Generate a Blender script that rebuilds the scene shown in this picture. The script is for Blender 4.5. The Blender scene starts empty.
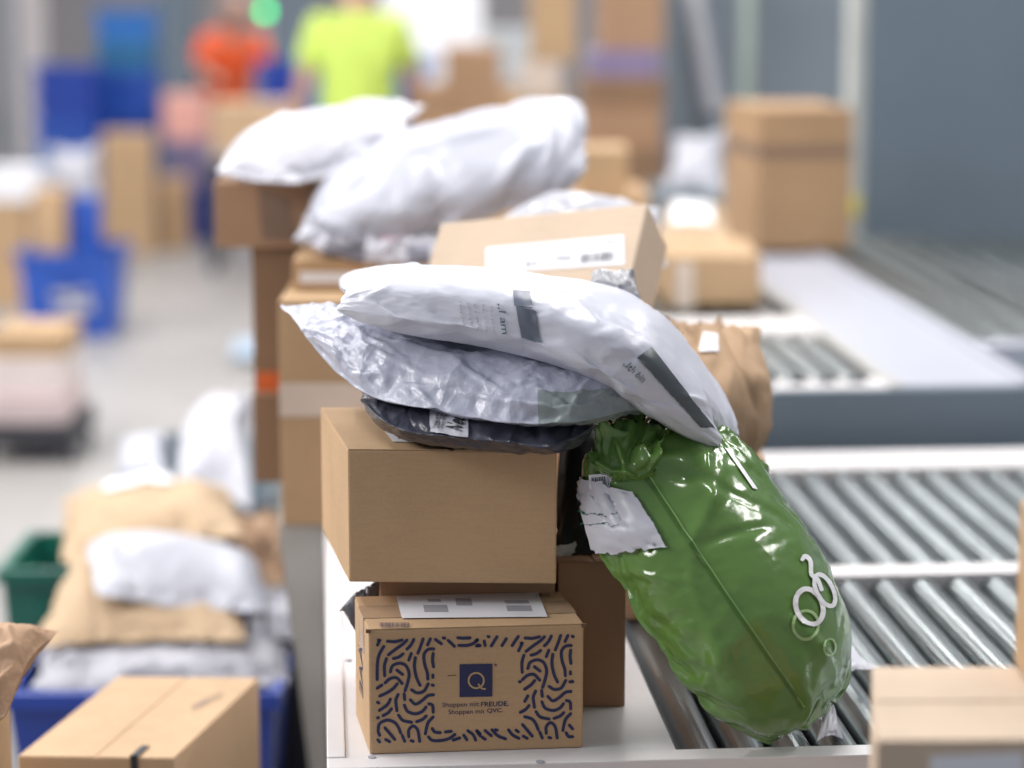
import bpy, bmesh, math, random
import numpy as np
from mathutils import Vector, noise
R = math.radians
sc = bpy.context.scene
col = sc.collection

# ------------------------------------------------------------------ camera
F = 2418.0                      # 85 mm lens over 1024 px
CAM = Vector((0, 0, 1.72))
TH = math.atan(429 / F)
FW = Vector((0, math.cos(TH), -math.sin(TH)))
UP = Vector((0, math.sin(TH), math.cos(TH)))
RT = Vector((1, 0, 0))
def ray(px, py):
    return FW + RT * ((px - 512) / F) - UP * ((py - 384) / F)
def at(px, py, d):              # a point at distance d in front of the camera
    return CAM + ray(px, py) * d
def on(px, py, z):              # a point on the level z
    r = ray(px, py)
    return CAM + r * ((z - CAM.z) / r.z)
def on_plane(px, py, p, n):
    r = ray(px, py)
    return CAM + r * ((p - CAM).dot(n) / r.dot(n))
cd = bpy.data.cameras.new('camera'); cam = bpy.data.objects.new('camera', cd); col.objects.link(cam)
cd.lens = 85; cd.sensor_width = 36; cd.clip_end = 200
cam.location = CAM; cam.rotation_euler = (math.pi / 2 - TH, 0, 0)
cd.dof.use_dof = True; cd.dof.focus_distance = 3.04; cd.dof.aperture_fstop = 1.7
sc.camera = cam

# ------------------------------------------------------------------ materials
def nt(name):
    m = bpy.data.materials.new(name); m.use_nodes = True
    n = m.node_tree; return m, n, n.nodes['Principled BSDF']
def coords(n, scale=1.0, kind='Object'):
    t = n.nodes.new('ShaderNodeTexCoord'); return t.outputs[kind]
def noise_tex(n, vec, scale, detail=4, rough=.6, dist=0.0):
    t = n.nodes.new('ShaderNodeTexNoise'); t.inputs['Scale'].default_value = scale
    t.inputs['Detail'].default_value = detail; t.inputs['Roughness'].default_value = rough
    t.inputs['Distortion'].default_value = dist
    n.links.new(vec, t.inputs['Vector']); return t
def ramp(n, fac, stops):
    r = n.nodes.new('ShaderNodeValToRGB')
    while len(r.color_ramp.elements) < len(stops): r.color_ramp.elements.new(.5)
    for e, (p, c) in zip(r.color_ramp.elements, stops): e.position = p; e.color = (*c, 1)
    n.links.new(fac, r.inputs['Fac']); return r.outputs['Color']
def bump(n, h, strength, dist, normal=None):
    b = n.nodes.new('ShaderNodeBump'); b.inputs['Strength'].default_value = strength; b.inputs['Distance'].default_value = dist
    n.links.new(h, b.inputs['Height'])
    if normal is not None: n.links.new(normal, b.inputs['Normal'])
    return b.outputs['Normal']
def sh(c, k): return tuple(min(1, x * k) for x in c)
def plain(name, c, rough=.5, metal=0.0, var=.06, scale=9, bmp=0.0, spec=.5):
    m, n, b = nt(name)
    v = coords(n); t = noise_tex(n, v, scale)
    n.links.new(ramp(n, t.outputs['Fac'], [(.3, sh(c, 1 - var)), (.7, sh(c, 1 + var))]), b.inputs['Base Color'])
    b.inputs['Roughness'].default_value = rough; b.inputs['Metallic'].default_value = metal
    b.inputs['Specular IOR Level'].default_value = spec
    if bmp: n.links.new(bump(n, noise_tex(n, v, 60).outputs['Fac'], bmp, .002), b.inputs['Normal'])
    return m
def cardboard(name, c):
    m, n, b = nt(name)
    v = coords(n)
    big = noise_tex(n, v, 5, 3); fine = noise_tex(n, v, 260, 3, .7)
    mp = n.nodes.new('ShaderNodeMapping'); mp.inputs['Scale'].default_value = (1, 1, 14); n.links.new(v, mp.inputs['Vector'])
    fib = noise_tex(n, mp.outputs['Vector'], 30, 5, .7)
    mx = n.nodes.new('ShaderNodeMix'); mx.data_type = 'FLOAT'; mx.inputs[0].default_value = .5
    n.links.new(fine.outputs['Fac'], mx.inputs[2]); n.links.new(fib.outputs['Fac'], mx.inputs[3])
    mx2 = n.nodes.new('ShaderNodeMix'); mx2.data_type = 'FLOAT'; mx2.inputs[0].default_value = .45
    n.links.new(mx.outputs[0], mx2.inputs[2]); n.links.new(big.outputs['Fac'], mx2.inputs[3])
    n.links.new(ramp(n, mx2.outputs[0], [(.3, sh(c, .84)), (.5, c), (.72, sh(c, 1.13))]), b.inputs['Base Color'])
    b.inputs['Roughness'].default_value = .78; b.inputs['Specular IOR Level'].default_value = .25
    n.links.new(bump(n, mx.outputs[0], .12, .001), b.inputs['Normal'])
    return m
def film_mat(name, c, rough=.28, crease=.5, scale=14, prints=(), var=.05, coat=0.0, spec=.5, crease_dist=.004, fine=.25, inner=None):
    """plastic film or paper: crumple facets as bump, printed rectangles in UV as (u0,v0,u1,v1,colour)"""
    m, n, b = nt(name)
    uv = coords(n, kind='UV'); ob = coords(n)
    w = noise_tex(n, ob, scale * .5, 3, .6)
    sub = n.nodes.new('ShaderNodeVectorMath'); sub.operation = 'SCALE'; sub.inputs['Scale'].default_value = .12
    n.links.new(w.outputs['Color'], sub.inputs[0])
    add = n.nodes.new('ShaderNodeVectorMath'); n.links.new(ob, add.inputs[0]); n.links.new(sub.outputs[0], add.inputs[1])
    def vor(s):
        t = n.nodes.new('ShaderNodeTexVoronoi'); t.feature = 'SMOOTH_F1'; t.inputs['Scale'].default_value = s
        t.inputs['Smoothness'].default_value = .05
        n.links.new(add.outputs[0], t.inputs['Vector']); return t.outputs['Distance']
    n1 = bump(n, vor(scale), crease, crease_dist)
    n2 = bump(n, vor(scale * 3.1), crease * .7, crease_dist * .35, n1)
    n3 = bump(n, noise_tex(n, ob, scale * 7, 5, .6).outputs['Fac'], fine, crease_dist * .3, n2)
    n.links.new(n3, b.inputs['Normal'])
    t = noise_tex(n, ob, 6)
    cc = ramp(n, t.outputs['Fac'], [(.3, sh(c, 1 - var)), (.7, sh(c, 1 + var))])
    if prints:
        sp = n.nodes.new('ShaderNodeSeparateXYZ'); n.links.new(uv, sp.inputs[0])
        def cmp(out, v, op):
            q = n.nodes.new('ShaderNodeMath'); q.operation = op; q.inputs[1].default_value = v; n.links.new(out, q.inputs[0]); return q.outputs[0]
        def mul(a, bb):
            q = n.nodes.new('ShaderNodeMath'); q.operation = 'MULTIPLY'; n.links.new(a, q.inputs[0]); n.links.new(bb, q.inputs[1]); return q.outputs[0]
        for (u0, v0, u1, v1, pc) in prints:
            f = mul(mul(cmp(sp.outputs['X'], u0, 'GREATER_THAN'), cmp(sp.outputs['X'], u1, 'LESS_THAN')),
                    mul(cmp(sp.outputs['Y'], v0, 'GREATER_THAN'), cmp(sp.outputs['Y'], v1, 'LESS_THAN')))
            mx = n.nodes.new('ShaderNodeMix'); mx.data_type = 'RGBA'
            n.links.new(f, mx.inputs[0]); n.links.new(cc, mx.inputs[6]); mx.inputs[7].default_value = (*pc, 1); cc = mx.outputs[2]
    n.links.new(cc, b.inputs['Base Color'])
    b.inputs['Roughness'].default_value = rough; b.inputs['Coat Weight'].default_value = coat; b.inputs['Coat Roughness'].default_value = .12
    b.inputs['Specular IOR Level'].default_value = spec
    return m
M = {}
M['card'] = cardboard('brown_cardboard', (.52, .345, .20))
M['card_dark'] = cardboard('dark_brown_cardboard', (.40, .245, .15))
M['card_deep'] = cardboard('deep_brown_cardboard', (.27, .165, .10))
M['card_light'] = cardboard('light_cardboard', (.54, .375, .235))
M['card_pale'] = cardboard('pale_cardboard', (.60, .47, .355))
M['card_tan'] = cardboard('tan_cardboard', (.46, .31, .18))
M['flute'] = plain('corrugated_edge', (.16, .09, .05), .9)
M['tape'] = plain('clear_brown_tape', (.44, .30, .19), .22)
M['tape_pale'] = plain('pale_tape', (.62, .52, .44), .3)
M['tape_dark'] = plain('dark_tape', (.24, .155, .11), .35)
M['tape_orange'] = plain('orange_sticker', (.72, .14, .03), .5)
M['label'] = plain('white_label_paper', (.80, .80, .84), .5, var=.03)
M['ink'] = plain('navy_print', (.017, .022, .085), .55)
M['black'] = plain('black_ink', (.02, .02, .025), .6)
M['grey_ink'] = plain('grey_ink', (.36, .36, .40), .6)
M['tan_ink'] = plain('bare_board_print', (.50, .33, .16), .7)
M['white_ink'] = plain('white_print', (.86, .86, .88), .3)
M['pale_ink'] = plain('pale_green_print', (.36, .52, .24), .3)
M['teal_ink'] = plain('dark_teal_print', (.06, .12, .12), .45)
M['white_paint'] = plain('white_powder_coat', (.74, .72, .73), .38, var=.03, bmp=.03)
M['rail'] = plain('white_rail_paint', (.76, .73, .73), .35, var=.03)
M['grey_paint'] = plain('grey_sheet_metal', (.44, .43, .41), .45, var=.04)
M['blue_grey'] = plain('blue_grey_panel', (.155, .20, .245), .5, var=.06, scale=2)
M['blue_grey_light'] = plain('pale_blue_grey_steel', (.42, .43, .49), .42, var=.03)
M['blue_grey_mid'] = plain('blue_grey_steel', (.22, .27, .31), .4, var=.05)
def steel():
    m, n, b = nt('zinc_roller_steel')
    v = coords(n)
    mp = n.nodes.new('ShaderNodeMapping'); mp.inputs['Scale'].default_value = (1, 1, .03); n.links.new(v, mp.inputs['Vector'])
    t = noise_tex(n, mp.outputs['Vector'], 60, 4); t2 = noise_tex(n, v, 12, 5)
    n.links.new(ramp(n, t2.outputs['Fac'], [(.3, (.21, .235, .24)), (.7, (.26, .29, .295))]), b.inputs['Base Color'])
    r = n.nodes.new('ShaderNodeMapRange'); r.inputs[3].default_value = .29; r.inputs[4].default_value = .31
    n.links.new(t.outputs['Fac'], r.inputs[0]); n.links.new(r.outputs[0], b.inputs['Roughness'])
    b.inputs['Metallic'].default_value = .85
    return m
M['steel'] = steel()
M['axle'] = plain('dark_bearing', (.03, .03, .05), .35)
M['floor'] = plain('concrete_floor', (.30, .285, .275), .42, var=.08, scale=1.2)
M['wall_pale'] = plain('pale_wall_paint', (.62, .58, .58), .7, var=.05, scale=.6)
M['wall_grey'] = plain('grey_wall', (.40, .42, .45), .7, var=.1, scale=.5)
M['blue_plastic'] = plain('blue_plastic', (.02, .085, .42), .4)
M['deep_blue'] = plain('deep_blue_plastic', (.015, .055, .36), .4)
M['sky_blue'] = plain('mid_blue_plastic', (.03, .17, .50), .4)
M['green_plastic'] = plain('dark_green_plastic', (.008, .12, .085), .4)
M['dark'] = plain('dark_rubber', (.03, .032, .04), .6)
M['navy_cloth'] = plain('navy_cloth', (.03, .05, .12), .8)
M['skin'] = plain('skin', (.52, .31, .23), .5)
M['hair'] = plain('brown_hair', (.06, .035, .02), .6)
M['hivis'] = plain('yellow_hi_vis_cloth', (.52, .68, .12), .7)
M['orange'] = plain('orange_hi_vis_cloth', (.95, .13, .03), .7)
M['pink'] = plain('pink_packaging', (.72, .36, .30), .5)
M['purple'] = plain('purple_packaging', (.24, .20, .34), .5)
M['white_bag'] = film_mat('white_bag_film', (.56, .56, .62), .35, .35, 10, crease_dist=.006)
M['white_bag_soft'] = film_mat('soft_white_bag_film', (.50, .51, .58), .4, .3, 8, crease_dist=.008)
M['grey_bag'] = film_mat('grey_bag_film', (.42, .42, .47), .35, .4, 10, crease_dist=.008)
M['kraft'] = film_mat('kraft_paper', (.46, .31, .195), .75, .35, 9, crease_dist=.006, spec=.2)
M['kraft_pale'] = film_mat('pale_kraft_paper', (.50, .365, .24), .75, .3, 9, crease_dist=.006, spec=.2)
M['kraft_brown'] = film_mat('brown_kraft_paper', (.44, .29, .19), .75, .5, 9, crease_dist=.006, spec=.2)

# ------------------------------------------------------------------ object helpers
def tag(o, label=None, cat=None, group=None, kind=None):
    if label: o['label'] = label
    if cat: o['category'] = cat
    if group: o['group'] = group
    if kind: o['kind'] = kind
    return o
def base_of(vs):
    lo = [min(v[i] for v in vs) for i in range(3)]; hi = [max(v[i] for v in vs) for i in range(3)]
    return Vector(((lo[0] + hi[0]) / 2, (lo[1] + hi[1]) / 2, lo[2]))
def mesh(name, vs, fs, mat, parent=None, smooth=False, uvs=None, mats=None, midx=None):
    """one mesh object; vs in world space; a child keeps its root's origin"""
    vs = [Vector(v) for v in vs]
    if parent is None: org = base_of(vs)
    else:
        org = Vector(parent['_org']) if '_org' in parent else Vector(parent.location)
    m = bpy.data.meshes.new(name); m.from_pydata([tuple(v - org) for v in vs], [], [tuple(f) for f in fs])
    m.materials.append(mat)
    for x in (mats or []): m.materials.append(x)
    if midx is not None: m.polygons.foreach_set('material_index', midx)
    m.polygons.foreach_set('use_smooth', [smooth] * len(m.polygons))
    if uvs is not None:
        l = m.uv_layers.new(name='UVMap')
        idx = np.zeros(len(m.loops), dtype=np.int32); m.loops.foreach_get('vertex_index', idx)
        l.data.foreach_set('uv', np.asarray(uvs, dtype=np.float32)[idx].ravel())
    m.update()
    o = bpy.data.objects.new(name, m); col.objects.link(o)
    if parent is None: o.location = org; o['_org'] = tuple(org)
    else: o.parent = parent; o['_org'] = tuple(org)
    return o
def bm_obj(name, bm, mat, parent=None, smooth=False, mats=None):
    bm.verts.ensure_lookup_table(); bm.verts.index_update()
    vs = [v.co.copy() for v in bm.verts]; fs = [[v.index for v in f.verts] for f in bm.faces]; mi = [f.material_index for f in bm.faces]
    o = mesh(name, vs, fs, mat, parent, smooth, mats=mats, midx=mi); bm.free(); return o
def hexa(bm, o, ex, ey, ez, bev=0.0, seg=2):
    vs = [bm.verts.new(o + ex * a + ey * b + ez * c) for c in (0, 1) for b in (0, 1) for a in (0, 1)]
    fs = [(0, 2, 3, 1), (4, 5, 7, 6), (0, 1, 5, 4), (2, 6, 7, 3), (0, 4, 6, 2), (1, 3, 7, 5)]
    nf = [bm.faces.new([vs[i] for i in f]) for f in fs]
    if bev:
        es = list({e for f in nf for e in f.edges})
        bmesh.ops.bevel(bm, geom=es, offset=bev, segments=seg, affect='EDGES', profile=.6)
def slabm(name, o, ex, ey, ez, mat, parent=None, bev=.0015):
    bm = bmesh.new(); hexa(bm, Vector(o), Vector(ex), Vector(ey), Vector(ez), bev); return bm_obj(name, bm, mat, parent)
def empty(name, loc):
    o = bpy.data.objects.new(name, None); col.objects.link(o); o.location = loc; o['_org'] = tuple(loc); return o
def cyl(bm, a, b, r, n=20, r2=None, cap=True):
    a = Vector(a); b = Vector(b); d = (b - a).normalized(); x = d.orthogonal().normalized(); y = d.cross(x); r2 = r if r2 is None else r2
    A = [bm.verts.new(a + (x * math.cos(t) + y * math.sin(t)) * r) for t in [2 * math.pi * i / n for i in range(n)]]
    B = [bm.verts.new(b + (x * math.cos(t) + y * math.sin(t)) * r2) for t in [2 * math.pi * i / n for i in range(n)]]
    for i in range(n):
        f = bm.faces.new([A[i], A[(i + 1) % n], B[(i + 1) % n], B[i]]); f.smooth = True
    if cap: bm.faces.new(A[::-1]); bm.faces.new(B)

class Box:
    """a carton given by its top front-left, front-right and back-left corners and its bottom level"""
    def __init__(s, fl, fr, bl, z0):
        s.z1 = fl.z; s.z0 = z0
        s.o = Vector((fl.x, fl.y, z0)); s.ex = fr - fl; s.ey = bl - fl; s.ex.z = 0; s.ey.z = 0; s.ez = Vector((0, 0, s.z1 - z0))
        s.nf = s.ex.cross(s.ez).normalized()          # front normal (towards the camera)
    def p(s, a, b, c): return s.o + s.ex * a + s.ey * b + s.ez * c
    def build(s, label, mat, group=None, name='cardboard_box', flaps='x', tape=None, bev=.0025, cat='box', tw=.05):
        bm = bmesh.new(); hexa(bm, s.o, s.ex, s.ey, s.ez, bev)
        s.root = tag(bm_obj(name, bm, mat), label, cat, group)
        t = .0013; up = Vector((0, 0, 1))
        if flaps:
            for k in (0, 1):
                if flaps == 'x':  # seam runs along the width
                    g = .0022 / s.ey.length; o = s.p(0, 0 if k == 0 else .5 + g, 1); ex = s.ex; ey = s.ey * (.5 - g)
                else:
                    g = .0022 / s.ex.length; o = s.p(0 if k == 0 else .5 + g, 0, 1); ex = s.ex * (.5 - g); ey = s.ey
                i = .0006
                slabm('flap', o + ex.normalized() * i + ey.normalized() * i, ex - ex.normalized() * 2 * i, ey - ey.normalized() * 2 * i, up * t, mat, s.root, .0007)
        if tape:
            tm = tape; e = .0006; d = .045
            if flaps == 'x':
                w = tw / s.ey.length; c0 = .5 - w / 2; n = s.ex.normalized() * e
                vs = [s.p(0, c0, 1) - n - up * d, s.p(0, c0 + w, 1) - n - up * d, s.p(0, c0, 1) - n + up * (t + e), s.p(0, c0 + w, 1) - n + up * (t + e),
                      s.p(1, c0, 1) + n + up * (t + e), s.p(1, c0 + w, 1) + n + up * (t + e), s.p(1, c0, 1) + n - up * d, s.p(1, c0 + w, 1) + n - up * d]
            else:
                w = tw / s.ex.length; c0 = .5 - w / 2; n = s.ey.normalized() * e
                vs = [s.p(c0, 0, 1) - n - up * d, s.p(c0 + w, 0, 1) - n - up * d, s.p(c0, 0, 1) - n + up * (t + e), s.p(c0 + w, 0, 1) - n + up * (t + e),
                      s.p(c0, 1, 1) + n + up * (t + e), s.p(c0 + w, 1, 1) + n + up * (t + e), s.p(c0, 1, 1) + n - up * d, s.p(c0 + w, 1, 1) + n - up * d]
            mesh('packing_tape', vs, [(0, 1, 3, 2), (2, 3, 5, 4), (4, 5, 7, 6)], tm, s.root)
        return s
    def band(s, z0, z1, mat, name='tape_band'):       # tape wrapped round the box between two levels (0..1)
        e = .0012; bm = bmesh.new(); u = s.ex.normalized() * e; v = s.ey.normalized() * e
        ring = lambda c: [bm.verts.new(q) for q in (s.p(0, 0, c) - u - v, s.p(1, 0, c) + u - v, s.p(1, 1, c) + u + v, s.p(0, 1, c) - u + v)]
        a = ring(z0); b = ring(z1)
        for i in range(4): bm.faces.new([a[i], a[(i + 1) % 4], b[(i + 1) % 4], b[i]])
        return bm_obj(name, bm, mat, s.root)
    def front(s, px, py): return on_plane(px, py, s.o, s.nf) + s.nf * .0006
    def top(s, px, py, e=.003): return on(px, py, s.z1 + e)
    def sheet(s, corners, mat, name='shipping_label', th=.0004):   # thin sticker on four points
        c = [Vector(q) for q in corners]; n = (c[1] - c[0]).cross(c[3] - c[0]).normalized()
        if n.dot(CAM - c[0]) < 0: n = -n
        vs = c + [q + n * th for q in c]
        return mesh(name, vs, [(3, 2, 1, 0), (4, 5, 6, 7), (0, 1, 5, 4), (1, 2, 6, 5), (2, 3, 7, 6), (3, 0, 4, 7)], mat, s.root)
def simple(x, y, z, w, d, h, yaw=0.0):
    c, s_ = math.cos(yaw), math.sin(yaw); ex = Vector((c, s_, 0)) * w; ey = Vector((-s_, c, 0)) * d
    fl = Vector((x, y, z + h)) - ex / 2
    return Box(fl, fl + ex, fl + ey, z)
def pbox(px0, px1, pyb, d, h=None, pyt=None, depth=.3, yaw=0.0, z=None):
    """carton whose front bottom edge spans px0..px1 at row pyb and distance d"""
    a = at(px0, pyb, d); b = at(px1, pyb, d); w = (b.x - a.x)
    z0 = a.z if z is None else z
    if pyt is not None: h = at(px0, pyt, d).z - z0
    return simple((a.x + b.x) / 2, a.y, z0, w, depth, h, yaw)

# ------------------------------------------------------------------ flat lettering and strokes
def letters(s, size=1.0, italic=0.0, bold=0.0):
    c = bpy.data.curves.new('t', 'FONT'); c.body = s; c.size = 1; c.shear = italic; c.offset = bold; c.resolution_u = 3
    o = bpy.data.objects.new('t', c); me = o.to_mesh()
    vs = np.array([v.co[:2] for v in me.vertices]); fs = [tuple(p.vertices) for p in me.polygons]
    o.to_mesh_clear(); bpy.data.objects.remove(o); bpy.data.curves.remove(c)
    lo = vs.min(0); hi = vs.max(0); return (vs - lo) / (hi - lo), fs, (hi - lo)
def ribbon(pts, w, n=None):
    """2D stroke outline with round ends: returns verts, faces"""
    p = np.array(pts, float)
    if len(p) == 1: p = np.vstack([p, p + [w * .3, 0]])
    q = []
    m = len(p)                                   # Catmull-Rom through the points
    for i in range(m - 1):
        p0 = p[i - 1] if i else 2 * p[0] - p[1]; p3 = p[i + 2] if i + 2 < m else 2 * p[-1] - p[-2]; a, b = p[i], p[i + 1]
        for t in np.linspace(0, 1, 5, endpoint=False) if m > 2 else [0]:
            q.append(.5 * ((2 * a) + (-p0 + b) * t + (2 * p0 - 5 * a + 4 * b - p3) * t * t + (-p0 + 3 * a - 3 * b + p3) * t ** 3))
    q.append(p[-1]); q = np.array(q)
    d = np.gradient(q, axis=0); d /= np.linalg.norm(d, axis=1, keepdims=True) + 1e-9; nn = np.stack([-d[:, 1], d[:, 0]], 1)
    L = list(q + nn * w / 2); Rr = list(q - nn * w / 2)
    e = [q[-1] + (nn[-1] * math.cos(t) + d[-1] * math.sin(t)) * w / 2 for t in (.8, 1.57, 2.34)]
    s = [q[0] + (-nn[0] * math.cos(t) - d[0] * math.sin(t)) * w / 2 for t in (.8, 1.57, 2.34)]
    vs = L + Rr + e + s; k = len(q); fs = [(i, i + k, i + 1 + k, i + 1) for i in range(k - 1)]
    fs.append((k - 1, 2 * k - 1, 2 * k + 2, 2 * k + 1, 2 * k)); fs.append((k, 0, 2 * k + 5, 2 * k + 4, 2 * k + 3))
    return vs, fs

# ------------------------------------------------------------------ film bags: two welded sheets blown up with the cloth solver
SIMS = {}
def sim(key, nu, nv, W, H, press, shrink, frames, seed, bend=.005, tens=40):
    r = np.random.RandomState(seed); vs = []; idx = -np.ones((2, nu + 1, nv + 1), dtype=int)
    for s in (0, 1):
        for i in range(nu + 1):
            for j in range(nv + 1):
                b = i in (0, nu) or j in (0, nv)
                if b and s == 1: idx[1, i, j] = idx[0, i, j]; continue
                idx[s, i, j] = len(vs)
                z = 0 if b else (.004 if s == 0 else -.004) * (1 - abs(2 * i / nu - 1) ** 6) * (1 - abs(2 * j / nv - 1) ** 6) + r.randn() * .0003
                vs.append(((i / nu - .5) * W, (j / nv - .5) * H, z))
    fs = []
    for s in (0, 1):
        for i in range(nu):
            for j in range(nv):
                q = [int(idx[s, i, j]), int(idx[s, i + 1, j]), int(idx[s, i + 1, j + 1]), int(idx[s, i, j + 1])]
                fs.append(q if s == 0 else q[::-1])
    m = bpy.data.meshes.new('film'); m.from_pydata(vs, [], fs)
    o = bpy.data.objects.new('film', m); col.objects.link(o)
    md = o.modifiers.new('c', 'CLOTH'); s = md.settings
    s.quality = 7; s.mass = .02; s.tension_stiffness = tens; s.compression_stiffness = tens; s.shear_stiffness = tens * .5; s.bending_stiffness = bend
    s.tension_damping = 5; s.compression_damping = 5; s.shear_damping = 5; s.air_damping = 2
    s.use_pressure = True; s.uniform_pressure_force = press; s.shrink_min = shrink
    s.effector_weights.gravity = 0; md.collision_settings.use_collision = False
    md.point_cache.frame_start = 1; md.point_cache.frame_end = 60
    SIMS[key] = dict(o=o, idx=idx, nu=nu, nv=nv, fs=fs, W=W, H=H)
sim('puffy', 92, 66, .42, .30, 6, 0, 40, 3)
sim('crumpled', 96, 60, .42, .26, 2.2, -.045, 40, 4)
sim('smooth', 92, 58, .45, .26, 4.5, -.012, 40, 8)
sim('long', 110, 64, .45, .27, 3.6, -.008, 40, 11, bend=.006)
sim('loose', 50, 36, .42, .30, 4, -.02, 36, 21)
for f in range(1, 41): sc.frame_set(f)
dg = bpy.context.evaluated_depsgraph_get()
for k, S in SIMS.items():
    me = S['o'].evaluated_get(dg).to_mesh(); a = np.zeros(len(me.vertices) * 3); me.vertices.foreach_get('co', a)
    S['P'] = a.reshape(-1, 3).copy()
for S in SIMS.values():
    me = S['o'].data; bpy.data.objects.remove(S['o']); bpy.data.meshes.remove(me)
sc.frame_set(1)

def basis(t, m):
    """Catmull-Rom weights for parameters t over m control points (ends extrapolated)"""
    t = np.clip(t, -.2, 1.2) * (m - 1); i = np.clip(np.floor(t).astype(int), 0, max(m - 2, 0)); f = t - i
    W = np.zeros((len(t), m))
    if m == 2: W[:, 0] = 1 - t; W[:, 1] = t; return W
    c = [-.5 * f + f ** 2 - .5 * f ** 3, 1 - 2.5 * f ** 2 + 1.5 * f ** 3, .5 * f + 2 * f ** 2 - 1.5 * f ** 3, -.5 * f ** 2 + .5 * f ** 3]
    n = np.arange(len(t))
    for k, w in zip((-1, 0, 1, 2), c):
        j = i + k; lo = j < 0; hi = j > m - 1; ok = ~(lo | hi)
        np.add.at(W, (n[ok], j[ok]), w[ok])
        np.add.at(W, (n[lo], np.zeros(lo.sum(), int)), 2 * w[lo]); np.add.at(W, (n[lo], np.ones(lo.sum(), int)), -w[lo])
        np.add.at(W, (n[hi], np.full(hi.sum(), m - 1)), 2 * w[hi]); np.add.at(W, (n[hi], np.full(hi.sum(), m - 2)), -w[hi])
    return W
class Surf:
    def __init__(s, grid):                 # grid[i][j]: i along u, j along v
        s.C = np.array([[tuple(p) for p in row] for row in grid], float); s.m, s.n = s.C.shape[:2]
    def pos(s, u, v): return np.einsum('ki,kj,ijc->kc', basis(u, s.m), basis(v, s.n), s.C)
    def frame(s, u, v):
        e = .01; du = s.pos(u + e, v) - s.pos(u - e, v); dv = s.pos(u, v + e) - s.pos(u, v - e)
        n = np.cross(du, dv); n /= np.linalg.norm(n, axis=1, keepdims=True); return s.pos(u, v), n
def creases(u, v, n, amp, wid, seed, asp=1.4, lmin=.06, lmax=.3, box=(0, 1, 0, 1)):
    r = np.random.RandomState(seed); h = np.zeros_like(u)
    for _ in range(n):
        cx, cy = r.rand(2); cx = box[0] + (box[1] - box[0]) * cx; cy = box[2] + (box[3] - box[2]) * cy; a = r.rand() * math.pi; L = r.uniform(lmin, lmax); w = wid * r.uniform(.5, 1.5)
        x = (u - cx) * asp; y = v - cy; p = x * math.cos(a) + y * math.sin(a); q = -x * math.sin(a) + y * math.cos(a) + p * p * r.uniform(-1.2, 1.2)
        h += amp * r.uniform(-.6, 1) * np.clip(1 - np.abs(q) / w, 0, 1) * np.clip(1 - (p / L) ** 2, 0, 1)
    return h
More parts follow.
